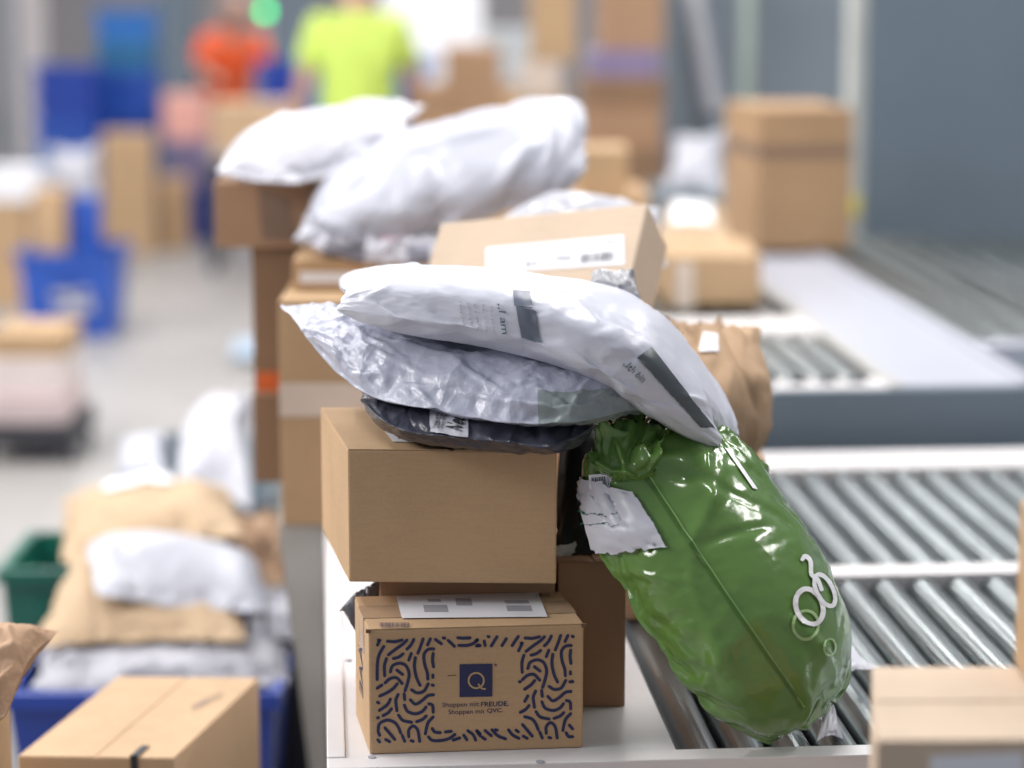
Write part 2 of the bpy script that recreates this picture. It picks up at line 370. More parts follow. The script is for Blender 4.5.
class Bag:
    def __init__(s, key, grid, hs=1.0, flip=False, mirror=False, cre=(0, 0, .03, 1), bot=1.0, profile=None, warp=None, ear=1.0, more=()):
        S = SIMS[key]; P = S['P']; x, y, h = P[:, 0].copy(), P[:, 1].copy(), P[:, 2].copy()
        if mirror: x = -x
        if flip: y = -y
        if mirror != flip: pass
        ix = S['idx'][0]; ea, eb = sorted((np.median(x[ix[0]]), np.median(x[ix[-1]]))); fa, fb_ = sorted((np.median(y[ix[:, 0]]), np.median(y[ix[:, -1]])))
        u = (x - ea) / (eb - ea); v = (y - fa) / (fb_ - fa)
        sq = lambda t: np.where(t > 1, 1 + (t - 1) * ear, np.where(t < 0, t * ear, t)); u = sq(u); v = sq(v)
        sf = Surf(grid); p, n = sf.frame(u, v)
        rimd = np.minimum(np.minimum(u, 1 - u), np.minimum(v, 1 - v)); m = np.clip(rimd / .06, 0, 1)
        if warp is not None: h = h * warp(u, v)
        h = np.where(h > 0, h * hs, h * hs * bot)
        sgn = np.sign(h)
        h = h + m * creases(u, v, *cre[:3], cre[3]) * np.where(sgn >= 0, 1, .5)
        for c_ in more: h = h + m * creases(u, v, *c_[:4], box=c_[4]) * (sgn >= 0)
        w = p + n * h[:, None]
        s.V = w; s.S = S; idx = S['idx']; s.T = w[idx[0]]; s.u = u; s.v = v; s.mirror = mirror; s.flip = flip
        s.UV = np.stack([u, v], 1)
        s.rev = (mirror != flip)
        s.tu = u[idx[0]]; s.tv = v[idx[0]]
    def build(s, name, label, mat, cat='parcel', group=None, sub=1, parent=None):
        fs = [f[::-1] for f in s.S['fs']] if s.rev else s.S['fs']
        s.root = mesh(name, s.V, fs, mat, parent, True, uvs=s.UV)
        if not parent: tag(s.root, label, cat, group)
        if sub: md = s.root.modifiers.new('s', 'SUBSURF'); md.levels = sub; md.render_levels = sub
        return s
    def hit(s, pts, off=.0015):
        """where the lines of sight through the given pixels meet the film, lifted off it"""
        if not hasattr(s, 'tri'):
            q = np.array(s.S['fs']); s.tri = np.vstack([q[:, [0, 1, 2]], q[:, [0, 2, 3]]])
        A = s.V[s.tri[:, 0]]; E1 = s.V[s.tri[:, 1]] - A; E2 = s.V[s.tri[:, 2]] - A; N = np.cross(E1, E2); out = []
        c0 = np.array(CAM)
        for px, py in pts:
            d = np.array(ray(px, py)); P = np.cross(d, E2); det = (E1 * P).sum(1) + 1e-15; T = c0 - A
            u = (T * P).sum(1) / det; Q = np.cross(T, E1); v = (Q @ d) / det; t = (E2 * Q).sum(1) / det
            ok = (u >= -1e-6) & (v >= -1e-6) & (u + v <= 1 + 1e-6) & (t > 0)
            if ok.any():
                k = np.where(ok)[0][np.argmin(t[ok])]; n = N[k] / np.linalg.norm(N[k]); p = c0 + d * t[k]
            else:
                w = s.V - c0; z = w @ np.array(FW); sx = 512 + F * w[:, 0] / z; sy = 384 - F * (w @ np.array(UP)) / z
                p = s.V[np.argmin((sx - px) ** 2 + (sy - py) ** 2 + 200 * (z - z.min()))]; n = c0 - p; n = n / np.linalg.norm(n)
            if n @ d > 0: n = -n
            out.append(p + n * off)
        return np.array(out)
    def quad(s, q, a, b):
        q = np.array(q, float); return (1 - a)[:, None] * (1 - b)[:, None] * q[0] + a[:, None] * (1 - b)[:, None] * q[1] + a[:, None] * b[:, None] * q[2] + (1 - a)[:, None] * b[:, None] * q[3]
    def decal(s, name, mat, q, nu=8, nv=8, off=.0015):
        a, b = np.meshgrid(np.linspace(0, 1, nu), np.linspace(0, 1, nv), indexing='ij'); p = s.hit(s.quad(q, a.ravel(), b.ravel()), off)
        return mesh(name, p, [(i * nv + j, (i + 1) * nv + j, (i + 1) * nv + j + 1, i * nv + j + 1) for i in range(nu - 1) for j in range(nv - 1)], mat, s.root, True)
    def text(s, name, txt, mat, q, italic=0.0, off=.002, bold=0.0):
        vs, fs, _ = letters(txt, italic=italic, bold=bold); return mesh(name, s.hit(s.quad(q, vs[:, 0], vs[:, 1]), off), fs, mat, s.root)
    def line(s, name, mat, pts, w, off=.002):
        vs, fs = ribbon(pts, w); return mesh(name, s.hit(vs, off), fs, mat, s.root)
    def near(s, U, Vv, off=.001):
        """points on the upper sheet at the given uv, lifted by off"""
        T = s.T; N = np.cross(np.gradient(T, axis=0), np.gradient(T, axis=1)); N /= np.linalg.norm(N, axis=2, keepdims=True) + 1e-12
        if s.rev: N = -N
        nu, nv = T.shape[:2]
        a = U * (nu - 1) if not s.mirror else (1 - U) * (nu - 1); b = Vv * (nv - 1) if not s.flip else (1 - Vv) * (nv - 1)
        a = np.clip(a, 0, nu - 1.001); b = np.clip(b, 0, nv - 1.001); i = a.astype(int); j = b.astype(int); f = (a - i)[:, None]; g = (b - j)[:, None]
        L = lambda A: (A[i, j] * (1 - f) * (1 - g) + A[i + 1, j] * f * (1 - g) + A[i, j + 1] * (1 - f) * g + A[i + 1, j + 1] * f * g)
        return L(T) + L(N) * off
    def patch(s, name, mat, uvq, nu=24, nv=16, off=.0012, th=0.0, smooth=True):
        """sticker lying on the sheet; uvq = four uv corners"""
        a, b = np.meshgrid(np.linspace(0, 1, nu), np.linspace(0, 1, nv), indexing='ij'); a = a.ravel(); b = b.ravel(); q = np.array(uvq, float)
        uv = (1 - a)[:, None] * (1 - b)[:, None] * q[0] + a[:, None] * (1 - b)[:, None] * q[1] + a[:, None] * b[:, None] * q[2] + (1 - a)[:, None] * b[:, None] * q[3]
        p = s.near(uv[:, 0], uv[:, 1], off)
        fs = [(i * nv + j, (i + 1) * nv + j, (i + 1) * nv + j + 1, i * nv + j + 1) for i in range(nu - 1) for j in range(nv - 1)]
        return mesh(name, p, fs, mat, s.root, smooth, uvs=np.stack([a, b], 1))
    def write(s, name, text, mat, uvq, italic=0.0, off=.0016, bold=0.0):
        vs, fs, sz = letters(text, italic=italic, bold=bold); a, b = vs[:, 0], vs[:, 1]; q = np.array(uvq, float)
        uv = (1 - a)[:, None] * (1 - b)[:, None] * q[0] + a[:, None] * (1 - b)[:, None] * q[1] + a[:, None] * b[:, None] * q[2] + (1 - a)[:, None] * b[:, None] * q[3]
        return mesh(name, s.near(uv[:, 0], uv[:, 1], off), fs, mat, s.root)
    def stroke(s, name, mat, pts, w, off=.0016, asp=1.6):
        vs, fs = ribbon([(x * asp, y) for x, y in pts], w); vs = np.array(vs)
        return mesh(name, s.near(vs[:, 0] / asp, vs[:, 1], off), fs, mat, s.root)
G = lambda rows: [[at(*p) for p in c] for c in zip(*rows)]     # rows (near -> far) of pixel/distance triples into a grid

# ================================================================== THE HALL
def struct(name, o, ex, ey, ez, mat):
    return tag(slabm(name, o, ex, ey, ez, mat, bev=0), kind='structure')
struct('floor', (-8, -1.5, -.1), (18, 0, 0), (0, 31, 0), (0, 0, .1), M['floor'])
struct('wall_back', (-8, 27, 0), (18, 0, 0), (0, .2, 0), (0, 0, 6), M['wall_pale'])
struct('wall_left', (-8.2, -1.5, 0), (.2, 0, 0), (0, 28.7, 0), (0, 0, 6), M['wall_pale'])
struct('wall_right', (9.8, -1.5, 0), (.2, 0, 0), (0, 28.7, 0), (0, 0, 6), M['wall_grey'])

# ================================================================== ROLLER CONVEYOR
TD = Vector((-192 / 2456, 1, 0)).normalized()      # along the rollers, away from the camera
TW = Vector((TD.y, -TD.x, 0))                      # across
Z = .74
O = on(327, 758, Z)
def cv(a, b, z): return O + TW * a + TD * b + Vector((0, 0, z - Z))
def ab(p): d = p - O; return d.dot(TW), d.dot(TD)
aP = ab(on(679.6, 758, Z))[0]
b1 = ab(on(880, 577, Z))[1]; b1b = ab(on(880, 566, Z))[1]; b2 = ab(on(880, 470, Z))[1]; b2b = ab(on(880, 452, Z))[1]
AR = 1.75
def bar(name, a0, a1, b0, b1_, z0, z1, mat, parent=None, bev=.002):
    return slabm(name, cv(a0, b0, z0), TW * (a1 - a0), TD * (b1_ - b0), Vector((0, 0, z1 - z0)), mat, parent, bev)
conv = empty('roller_conveyor', cv(.6, .6, 0))
tag(conv, 'low white framed roller conveyor table in front, carrying the parcel piles', 'conveyor')
bar('front_rail', .0, AR, -.045, -.006, Z - .13, Z + .002, M['rail'], conv)
bar('cross_rail', aP, AR, b1, b1b, Z - .09, Z + .003, M['rail'], conv)
bar('cross_rail', aP, AR, b2, b2b, Z - .09, Z + .004, M['rail'], conv)
# plate with its raised edge and screw holes
bm = bmesh.new()
hexa(bm, cv(.022, -.006, Z - .004), TW * (aP - .022), TD * (b2b + .006), Vector((0, 0, .004)), .0008)
bm_obj('steel_plate', bm, M['white_paint'], conv)
bar('edge_strip', 0, .0225, -.006, b2b, Z - .12, Z + .0035, M['white_paint'], conv, .0015)
for px, py in ((372, 757.5), (540, 762), (349, 660)):
    c = on(px, py, Z + .002) ; bm = bmesh.new(); cyl(bm, c, c + Vector((0, 0, .0012)), .0052, 16); bm_obj('screw', bm, M['grey_ink'], conv)
bar('side_skirt', .002, .006, .0, b2b, Z - .3, Z - .1, M['grey_paint'], conv, .001)
for a, b in ((.03, .02), (AR - .08, .02), (.03, b2), (AR - .08, b2), (.9, .02)):
    bar('leg', a, a + .05, b, b + .05, 0, Z - .08, M['grey_paint'], conv)
PIT = (ab(on(757, 755, Z))[0] - ab(on(708.7, 755, Z))[0]); RR = .0262
a0 = ab(on(709, 755, Z))[0]
def roller(a, b0, b1_, zt, r, parent):
    z = zt - r
    bm = bmesh.new(); cyl(bm, cv(a, b0 + .004, z), cv(a, b1_ - .004, z), r, 32)
    n_end = []
    o = bm_obj('roller', bm, M['steel'], parent)
    bm = bmesh.new()
    cyl(bm, cv(a, b0 - .001, z), cv(a, b0 + .0045, z), r * .86, 24)
    cyl(bm, cv(a, b1_ - .0045, z), cv(a, b1_ + .001, z), r * .86, 24)
    bm_obj('bearing', bm, M['axle'], o); return o
n1 = int((AR - a0) / PIT) + 1
for k in range(n1): roller(a0 + k * PIT, -.004, b1 - .002, Z - .002, RR, conv)
for k in range(n1): roller(a0 + (k - .3) * PIT, b1b + .002, b2 - .002, Z - .002, RR, conv)
bar('under_tray', aP, AR, 0, b2, Z - .10, Z - .095, M['dark'], conv, 0)

# second, higher conveyor behind it
Z2 = .846
conv2 = empty('roller_conveyor', cv(1.3, 3.2, 0))
tag(conv2, 'raised roller conveyor behind the low one, with grey front panel and pale side plate', 'conveyor')
c0 = ab(on(800, 391, Z2))[1]; c1 = ab(on(800, 372, Z2))[1]; c2 = ab(on(800, 335, Z2))[1]; c3 = ab(on(800, 318, Z2))[1]
aL = aP + .0; aE = ab(on(905, 388, Z2))[0]; aG = aE + .25; aT = 3.0
bar('front_panel', aL, aT, c0, c0 + .02, .55, Z2, M['blue_grey'], conv2)
bar('panel_lip', aL, aT, c0 - .035, c0, .60, .625, M['blue_grey_mid'], conv2)
bar('cross_rail', aL, aE - .03, c0 + .021, c0 + .13, Z2 - .05, Z2 + .002, M['rail'], conv2)
bar('cross_rail', aL, aE - .03, c2, c3, Z2 - .05, Z2 + .004, M['rail'], conv2)
bar('side_rail', aE - .03, aE, c0 + .021, c0 + 2.7, Z2 - .06, Z2 + .006, M['grey_paint'], conv2)
bar('side_plate', aE, aG, c0 + .021, c0 + 2.7, Z2 - .03, Z2 + .004, M['blue_grey_light'], conv2)
bar('side_rail', aG, aG + .03, c0 + .021, c0 + 2.7, Z2 - .06, Z2 + .012, M['blue_grey_light'], conv2)
k = 0
while aL + .04 + k * .0625 < aE - .06:
    a = aL + .04 + k * .0625; roller(a, c0 + .07, c2 - .004, Z2 + .014, .027, conv2)
    roller(a, c3 + .002, c3 + 1.3, Z2 + .004, .027, conv2); k += 1
k = 0
while aG + .07 + k * .085 < aT:
    a = aG + .07 + k * .085; roller(a, c0 + .5 , c0 + 2.68, Z2 + .008, .03, conv2); k += 1
bar('cross_rail', aG + .03, aT, c0 + .42, c0 + .5, Z2 - .05, Z2 + .02, M['blue_grey_light'], conv2)
for a, b in ((aL, c0 + .03), (aT - .1, c0 + .03), (aL, c0 + 2.55), (aT - .1, c0 + 2.55)):
    bar('leg', a, a + .06, b, b + .06, 0, Z2 - .05, M['grey_paint'], conv2)
bar('under_tray', aL, aT, c0 + .03, c0 + 2.7, Z2 - .075, Z2 - .068, M['blue_grey_mid'], conv2, 0)

# left-hand support table under the rear stacks
bT = ab(on(300, 524, Z))[1]
tab = empty('sorting_table', cv(-.03, bT + .8, 0)); tag(tab, 'grey sheet metal table end under the taped boxes left of the main pile', 'table')
aW = ab(on(279, 524, Z))[0]
bar('table_top', aW, -.001, bT, bT + 2.3, Z - .03, Z, M['grey_paint'], tab)
bm = bmesh.new()     # tapered end panel facing the camera
P0 = cv(aW, bT, Z - .03); P1 = cv(-.002, bT, Z - .03); P2 = cv(-.002, bT, 0); P3 = cv(aW + .11, bT, 0)
q = [bm.verts.new(p) for p in (P0, P1, P2, P3)] + [bm.verts.new(p + TD * .02) for p in (P0, P1, P2, P3)]
for f in ((3, 2, 1, 0), (4, 5, 6, 7), (0, 1, 5, 4), (1, 2, 6, 5), (2, 3, 7, 6), (3, 0, 4, 7)): bm.faces.new([q[i] for i in f])
bm_obj('end_panel', bm, M['grey_paint'], tab)
bar('leg', aW + .01, aW + .05, bT + 2.2, bT + 2.24, 0, Z - .03, M['grey_paint'], tab)

# ================================================================== MAIN PILE OF BOXES
# printed box in front
zq = Z + .1602
q = Box(on(368.3, 630.3, zq), on(583.7, 624.5, zq), on(354.6, 597.5, zq), Z + .0005)
q.build('small box with navy squiggle print and a square Q logo, on the white plate', M['card'], flaps='x', tape=M['tape'], tw=.06, name='printed_shipping_box')
FT = [(368.3, 630.3), (583.7, 624.5), (581.6, 747.5), (368.8, 752)]
def qf(px, py, e=.0006): return on_plane(px, py, q.o, q.nf) + q.nf * e
LS = '''54,64 64,66|48,96 58,72|112,72 160,74 205,64|236,64 210,90 160,125 118,158|280,60 262,95 236,122|340,56 325,100 306,148|386,56 368,95
88,105 62,150 50,190 46,250 46,316|150,182 185,172 212,152|264,150 248,192|105,182 92,230 94,292|130,268 145,228 190,212 230,228 250,280 240,340 224,388
172,256 208,284|290,176 284,230 296,300 320,354|408,120 370,125 345,160 350,220 366,270 370,314|404,150 400,190 406,235|402,288 403,302|399,352 405,354
96,338 130,310 170,306 206,342|46,372 76,352|62,422 110,400 150,372 174,344|48,462 56,466|266,382 300,402 345,390 372,344|130,442 110,478 60,514
180,412 165,450 172,516|218,408 222,446|258,446 290,474 335,450 370,420 406,414|220,480 240,520 290,536 335,520 358,492|376,472 400,482 404,526
82,548 115,530 138,504|182,544 210,578 266,590|298,586 335,572 360,550|48,562 54,560|404,556 370,596 354,664|52,640 62,598 110,576 155,590 180,620 196,658
96,626 125,660 158,700|248,682 248,640 275,614 305,640 318,712|52,650 62,674|206,674 222,712|50,702 62,716|100,700 126,714|264,708 276,712'''
TOPB = '''418,60 456,88|468,50 478,52|500,66 540,104|562,50 600,52 640,50|568,98 620,98 660,86 688,64|690,96 704,98
398,630 415,652 450,656|374,684 400,706 460,706 510,692 542,668|482,652 520,648|532,704 574,690|600,672 620,702|626,644 660,670 676,704|684,644 704,664'''
RB = '''56,98 62,126|135,72 100,128|192,84 166,126|266,70 228,126|290,112 268,158|80,70 86,72|4,98 14,90|8,128 30,126|62,648 100,680|44,690 62,702
104,644 140,680 188,700|124,644 136,646|206,644 232,676 270,696|252,646 266,656|580,615 600,638|560,662 575,685 600,686|598,68 604,72|597,345 601,348|10,650 32,682'''
def parse(t): return [[tuple(map(float, p.split(','))) for p in s.split()] for l in t.split('\n') for s in l.split('|')]
st = [[(370 + x / 6.4, 630 + y / 6.4) for x, y in s] for s in parse(LS)]
st2 = [[(x + 137.5, y - 3.35) for x, y in s] for s in st]
st2 = [[p for p in s if p[0] > 518] for s in st2]; st2 = [s for s in st2 if len(s) > 0]
st3 = [[(370 + x / 6.4, 630 + y / 6.4) for x, y in s] for s in parse(TOPB)]
st4 = [[(475 + x / 6.148, 625 + y / 6.148) for x, y in s] for s in parse(RB)]
V = []; Fc = []
for s in st + st2 + st3 + st4:
    vs, fs = ribbon(s, 3.2); b = len(V); V += [qf(*p) for p in vs]; Fc += [tuple(i + b for i in f) for f in fs]
mesh('squiggle_print', V, Fc, M['ink'], q.root)
logo = mesh('logo_square', [qf(*p, .0007) for p in ((459.5, 664.2), (492.5, 663.6), (492.3, 696.4), (459.6, 697))], [(0, 3, 2, 1)], M['ink'], q.root)
ring = [(476.1 + 7.6 * math.cos(t), 680.3 + 7.6 * math.sin(t)) for t in np.linspace(1.15, 1.15 + 2 * math.pi * .965, 30)]
V = []; Fc = []
for s, w in ((ring, 1.75), ([(478.5, 684.2), (481.5, 688.0), (485.0, 688.7)], 1.7)):
    vs, fs = ribbon(s, w); b = len(V); V += [qf(*p, .0011) for p in vs]; Fc += [tuple(i + b for i in f) for f in fs]
mesh('logo_letter', V, Fc, M['tan_ink'], q.root)
def face_text(txt, x0, y0, x1, y1, h, name, bold=0.0):
    vs, fs, _ = letters(txt, bold=bold); V = [qf(x0 + (x1 - x0) * a, y0 + (y1 - y0) * a - h * b, .0008) for a, b in vs]; return mesh(name, V, fs, M['ink'], q.root)
face_text('Shoppen mit', 442.2, 708.6, 479.0, 707.6, 6.1, 'printed_text'); face_text('FREUDE.', 481.0, 706.6, 508.6, 705.8, 4.8, 'printed_text', .015)
face_text('Shoppen mit', 448.3, 715.6, 484.6, 714.8, 6.1, 'printed_text'); face_text('QVC.', 487.0, 713.4, 503.0, 712.8, 4.9, 'printed_text', .015)
vs, fs = ribbon([(495.6 + .9 * math.cos(t), 664.9 + .9 * math.sin(t)) for t in np.linspace(0, 5.9, 9)], .7); mesh('registered_mark', [qf(*p) for p in vs], fs, M['ink'], q.root)
vs, fs = ribbon([(447.5, 675.6), (452, 675.4), (456, 675.2)], .8); mesh('scuff', [qf(*p) for p in vs], fs, M['flute'], q.root)
q.sheet([q.top(396, 596.3), q.top(538, 592.6), q.top(547.5, 616.8), q.top(402, 618.2)], M['label'])
def barcode(root, f, x0, x1, n, seed, name='barcode', mat=None):
    r = random.Random(seed); V = []; Fc = []; x = 0
    for i in range(n):
        w = r.choice((.25, .4, .6)); a, b = (i + .1) / n, (i + .1 + w) / n; k = len(V); V += [f(a, 0), f(b, 0), f(b, 1), f(a, 1)]; Fc.append((k, k + 1, k + 2, k + 3))
    return mesh(name, V, Fc, mat or M['black'], root)
barcode(q.root, lambda a, b: q.top(379.5 + 30 * a, 627 - 4.6 * b, .0034), 0, 0, 24, 3, mat=M['ink'])
barcode(q.root, lambda a, b: q.top(536 + 14.5 * a - b * 1.5, 597 - .2 * a - 3.6 * b, .0034), 0, 0, 12, 4, mat=M['black'])
for (xa, ya, xb, yb) in ((423, 605, 447, 612), (455, 598.5, 471, 605.5), (504, 600.5, 528, 603.5), (506, 605.5, 531, 611), (427, 599, 440, 602)):
    q.sheet([q.top(xa, ya, .0036), q.top(xb, ya, .0036), q.top(xb + 1.5, yb, .0036), q.top(xa + 1.5, yb, .0036)], M['grey_ink'], 'label_print', .0001)
for c in ((0, 1), (1, 1)):    # small dark corner nicks
    p = q.p(c[0], 0, 1); slabm('corner_nick', p + Vector((-.003, -.0009, -.0035)), Vector((.006, 0, 0)), Vector((0, .003, 0)), Vector((0, 0, .0045)), M['flute'], q.root, 0)
lp = lambda y, z: on_plane(y, z, q.p(0, 0, 0), TW)
vs, fs, _ = letters('ÄAE'); qn = -q.ex.normalized()
mesh('side_print', [q.p(0, .42 + .3 * b, .32 + .42 * (1 - a)) + qn * .0008 for a, b in vs], fs, M['ink'], q.root)

# box under the big one, box at right, big box
zB = .932
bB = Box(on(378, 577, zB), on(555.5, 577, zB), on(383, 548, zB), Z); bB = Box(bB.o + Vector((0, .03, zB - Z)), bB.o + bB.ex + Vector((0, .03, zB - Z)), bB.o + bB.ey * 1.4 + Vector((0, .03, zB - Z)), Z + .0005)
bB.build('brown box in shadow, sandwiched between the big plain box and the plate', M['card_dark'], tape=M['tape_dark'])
zC = .937
cC = on(625, 707, Z); cC0 = Vector((bB.p(1, 0, 0).x + .004, cC.y, zC)); cC1 = Vector((cC.x, cC.y, zC))
bC = Box(cC0, cC1, cC0 + Vector((-.03, .33, 0)), Z + .0005)
bC.build('narrow reddish-brown box standing between the printed box and the green bag', cardboard('reddish_cardboard', (.37, .215, .135)), tape=None, flaps='y')
zt = 1.1045
big = Box(on(347.5, 450, zt), on(557, 451.5, zt), on(320.5, 408, zt), zB + .0005)
big.build('large plain brown box carrying the black and white mailers, on top of the shaded box', M['card'], flaps='y', tape=None)
big.sheet([big.top(384, 430, .0026), big.top(452, 428, .0026), big.top(462, 444, .0026), big.top(393, 441.5, .0026)], M['label'])
barcode(big.root, lambda a, b: big.top(398 + 28 * a + 2 * b, 439 - 5 * b, .0034), 0, 0, 16, 7)
# grey scrap of film left of the printed box
g = Bag('loose', [[at(349, 620, 3.19), at(342, 609, 3.19)], [at(362, 640, 3.19), at(360, 588, 3.19)], [at(378, 640, 3.2), at(380, 584, 3.2)]], hs=.12, cre=(20, .002, .05, 2))
g.build('plastic_scrap', 'crumpled grey film scrap behind the left edge of the printed box', plain('grey_film', (.10, .10, .115), .3), cat='plastic scrap', sub=0)

# dark, crumpled film behind the narrow box
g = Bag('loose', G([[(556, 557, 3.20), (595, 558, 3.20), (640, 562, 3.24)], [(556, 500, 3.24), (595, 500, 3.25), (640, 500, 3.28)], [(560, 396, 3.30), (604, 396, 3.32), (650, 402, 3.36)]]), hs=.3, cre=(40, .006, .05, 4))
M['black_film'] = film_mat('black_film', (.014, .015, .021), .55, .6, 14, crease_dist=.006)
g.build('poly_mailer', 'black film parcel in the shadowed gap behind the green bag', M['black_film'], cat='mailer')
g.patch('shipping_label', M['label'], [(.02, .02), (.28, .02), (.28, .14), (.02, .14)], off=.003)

# flat carton carrying the kraft bag, right of the pile
kb = pbox(612, 763, 620, 3.62, pyt=455, depth=.22, z=Z + .0005)
kb.build('brown box behind the green bag, under the kraft paper bag', M['card_dark'], tape=M['tape_dark'])

# ================================================================== MAILERS IN FOCUS
M['dark_film'] = film_mat('dark_mailer_film', (.045, .048, .068), .3, .5, 16, crease_dist=.006)
d1 = Bag('crumpled', G([[(364, 404, 3.06), (400, 430, 2.99), (445, 438, 2.96), (500, 443, 2.95), (552, 447, 2.95), (592, 428, 2.99)],
                        [(358, 392, 3.2), (420, 408, 3.2), (470, 412, 3.18), (520, 415, 3.15), (560, 415, 3.15), (600, 412, 3.13)],
                        [(366, 388, 3.34), (430, 394, 3.34), (480, 396, 3.32), (530, 398, 3.3), (570, 400, 3.3), (604, 398, 3.24)]]), hs=.62, cre=(70, .009, .03, 6))
d1.build('poly_mailer', 'dark grey crumpled mailer with white text strip, lowest on the big plain box', M['dark_film'], cat='mailer', group=None)
d1.patch('printed_strip', plain('strip_grey', (.50, .50, .55), .4), [(.34, .02), (.48, .0), (.46, .2), (.31, .2)], off=.002)
d1.write('lettering', 'Neu', M['black'], [(.455, .04), (.46, .13), (.40, .155), (.395, .06)], off=.0034, bold=.02)
for k in range(3): d1.write('small_print', 'www www', M['black'], [(.385 - k * .015, .04), (.39 - k * .015, .16), (.38 - k * .015, .165), (.375 - k * .015, .045)], off=.0034)

M['silver_film'] = film_mat('silver_white_film', (.46, .475, .57), .25, .9, 12, crease_dist=.013, fine=.4, prints=((.56, -.3, 1.3, .16, (.27, .31, .31)), (.80, .16, 1.3, .4, (.34, .40, .39))))
s1 = Bag('crumpled', G([[(318, 350, 3.16), (362, 392, 3.06), (435, 412, 2.99), (515, 426, 2.95), (575, 424, 2.95), (622, 412, 2.99), (662, 402, 3.06)],
                        [(292, 322, 3.24), (350, 342, 3.17), (430, 358, 3.12), (510, 370, 3.08), (580, 376, 3.08), (636, 382, 3.1), (674, 402, 3.14)],
                        [(284, 306, 3.35), (350, 314, 3.36), (430, 322, 3.36), (520, 334, 3.34), (590, 350, 3.3), (640, 372, 3.26), (682, 404, 3.2)]]),
         hs=.62, cre=(190, .009, .014, 9), mirror=True)
s1.build('poly_mailer', 'silvery white wrinkled mailer with pointed left corner, under the white mailer', M['silver_film'], cat='mailer')

M['white_film'] = film_mat('white_mailer_film', (.63, .64, .72), .33, .5, 9, crease_dist=.007, fine=.2)
w1 = Bag('smooth', G([[(340, 308, 3.05), (400, 318, 3.01), (480, 330, 2.98), (550, 350, 2.96), (605, 376, 2.95), (655, 406, 2.98), (716, 444, 3.05)],
                      [(337, 294, 3.10), (400, 300, 3.09), (480, 308, 3.06), (550, 322, 3.04), (618, 346, 3.03), (668, 386, 3.06), (725, 440, 3.11)],
                      [(342, 282, 3.34), (400, 281, 3.36), (480, 283, 3.37), (560, 287, 3.36), (632, 300, 3.34), (680, 352, 3.28), (737, 432, 3.20)]]), hs=.52, cre=(60, .0045, .025, 12), ear=.35)
w1.build('poly_mailer', 'white mailer with grey bars and printed text, topmost at the front', M['white_film'], cat='mailer')
BAR = plain('dark_blue_grey_print', (.15, .17, .22), .35); BAR2 = plain('dark_green_grey_print', (.085, .10, .11), .35)
w1.decal('printed_bar', BAR, [(513, 291), (530, 291.5), (533, 308), (514.5, 306)], 8, 8, .0014)
w1.decal('printed_bar', BAR, [(516, 306.5), (536, 311), (541, 343), (521.5, 338)], 8, 12, .0015)
w1.decal('printed_bar', BAR2, [(637, 357.5), (651, 347), (714, 428), (700, 427)], 8, 30, .0015)
w1.text('lettering', '„I am', M['teal_ink'], [(497, 304), (501.5, 335), (509.5, 333), (505, 303)], italic=.2)
for k, t in enumerate(('This parcel', 'bag can be', 'and more', 'officially', 'recycled')):
    x = 489 - k * 7.6; w1.text('small_print', t, M['grey_ink'], [(x, 306 - k), (x + 4, 334 - k * 2), (x + 8, 333 - k * 2), (x + 4, 306 - k)])
w1.text('lettering', '„Ich bin', M['teal_ink'], [(622, 365.5), (641, 384), (646.5, 377.5), (627, 358)], italic=.2)
fc = Bag('crumpled', G([[(588, 292, 3.28), (642, 302, 3.26)], [(592, 272, 3.32), (634, 276, 3.32)]]), hs=.3, cre=(14, .010, .12, 44), ear=.4)
fc.build('folded_corner', '', film_mat('grey_white_film', (.30, .30, .32), .25, .7, 14, crease_dist=.008), parent=w1.root)

# ================================================================== GREEN BAG
M['green_film'] = film_mat('green_glossy_film', (.108, .215, .046), .17, .6, 7, crease_dist=.012, coat=.3, fine=.15, var=.06, prints=((.02, .93, .40, 1.3, (.66, .67, .70)),))
def taper(u, v): return np.clip(1.0 - .35 * np.clip((u - .75) / .25, 0, 1), .2, 1.2)
gb = Bag('long', G([[(585, 462, 3.10), (584, 520, 3.06), (614, 592, 3.02), (656, 658, 2.99), (708, 712, 2.99), (768, 742, 3.03)],
                    [(618, 425, 3.12), (672, 486, 3.07), (718, 558, 3.03), (756, 620, 3.01), (786, 674, 3.02), (804, 722, 3.07)],
                    [(680, 418, 3.20), (738, 462, 3.21), (786, 516, 3.21), (816, 574, 3.20), (828, 634, 3.19), (824, 700, 3.18)]]), hs=1.0, cre=(46, .010, .028, 14), warp=taper, bot=.8, ear=.5, more=[(26, .016, .03, 5, (.0, .22, .05, .8)), (12, .012, .03, 6, (.85, 1.0, .1, .9))])
gb.build('green_poly_bag', 'bulging glossy green bag leaning from the boxes onto the rollers', M['green_film'], cat='mailer')
SP = [(640, 470), (652, 486), (690, 543), (735, 610), (775, 668), (792, 692), (802, 708)]
gb.line('seam', plain('green_seam_film', (.06, .14, .022), .3), SP, 3.2, .0012)
gb.line('seam_ridge', plain('green_seam_edge', (.19, .34, .10), .3), [(x + 2.2, y - 1.6) for x, y in SP], 1.5, .0022)
gb.decal('sealed_label', M['white_bag'], [(574, 474), (634, 492), (669, 549), (596, 552)], 26, 22, .006)
SQ = gb.hit([(592, 475), (616, 477), (617, 491), (595, 488)], .007)
SQ = [Vector(p) for p in SQ]; SQ[2] = SQ[1] + SQ[3] - SQ[0]; sn = (SQ[1] - SQ[0]).cross(SQ[3] - SQ[0]).normalized(); sn = -sn if sn.dot(CAM - SQ[0]) < 0 else sn
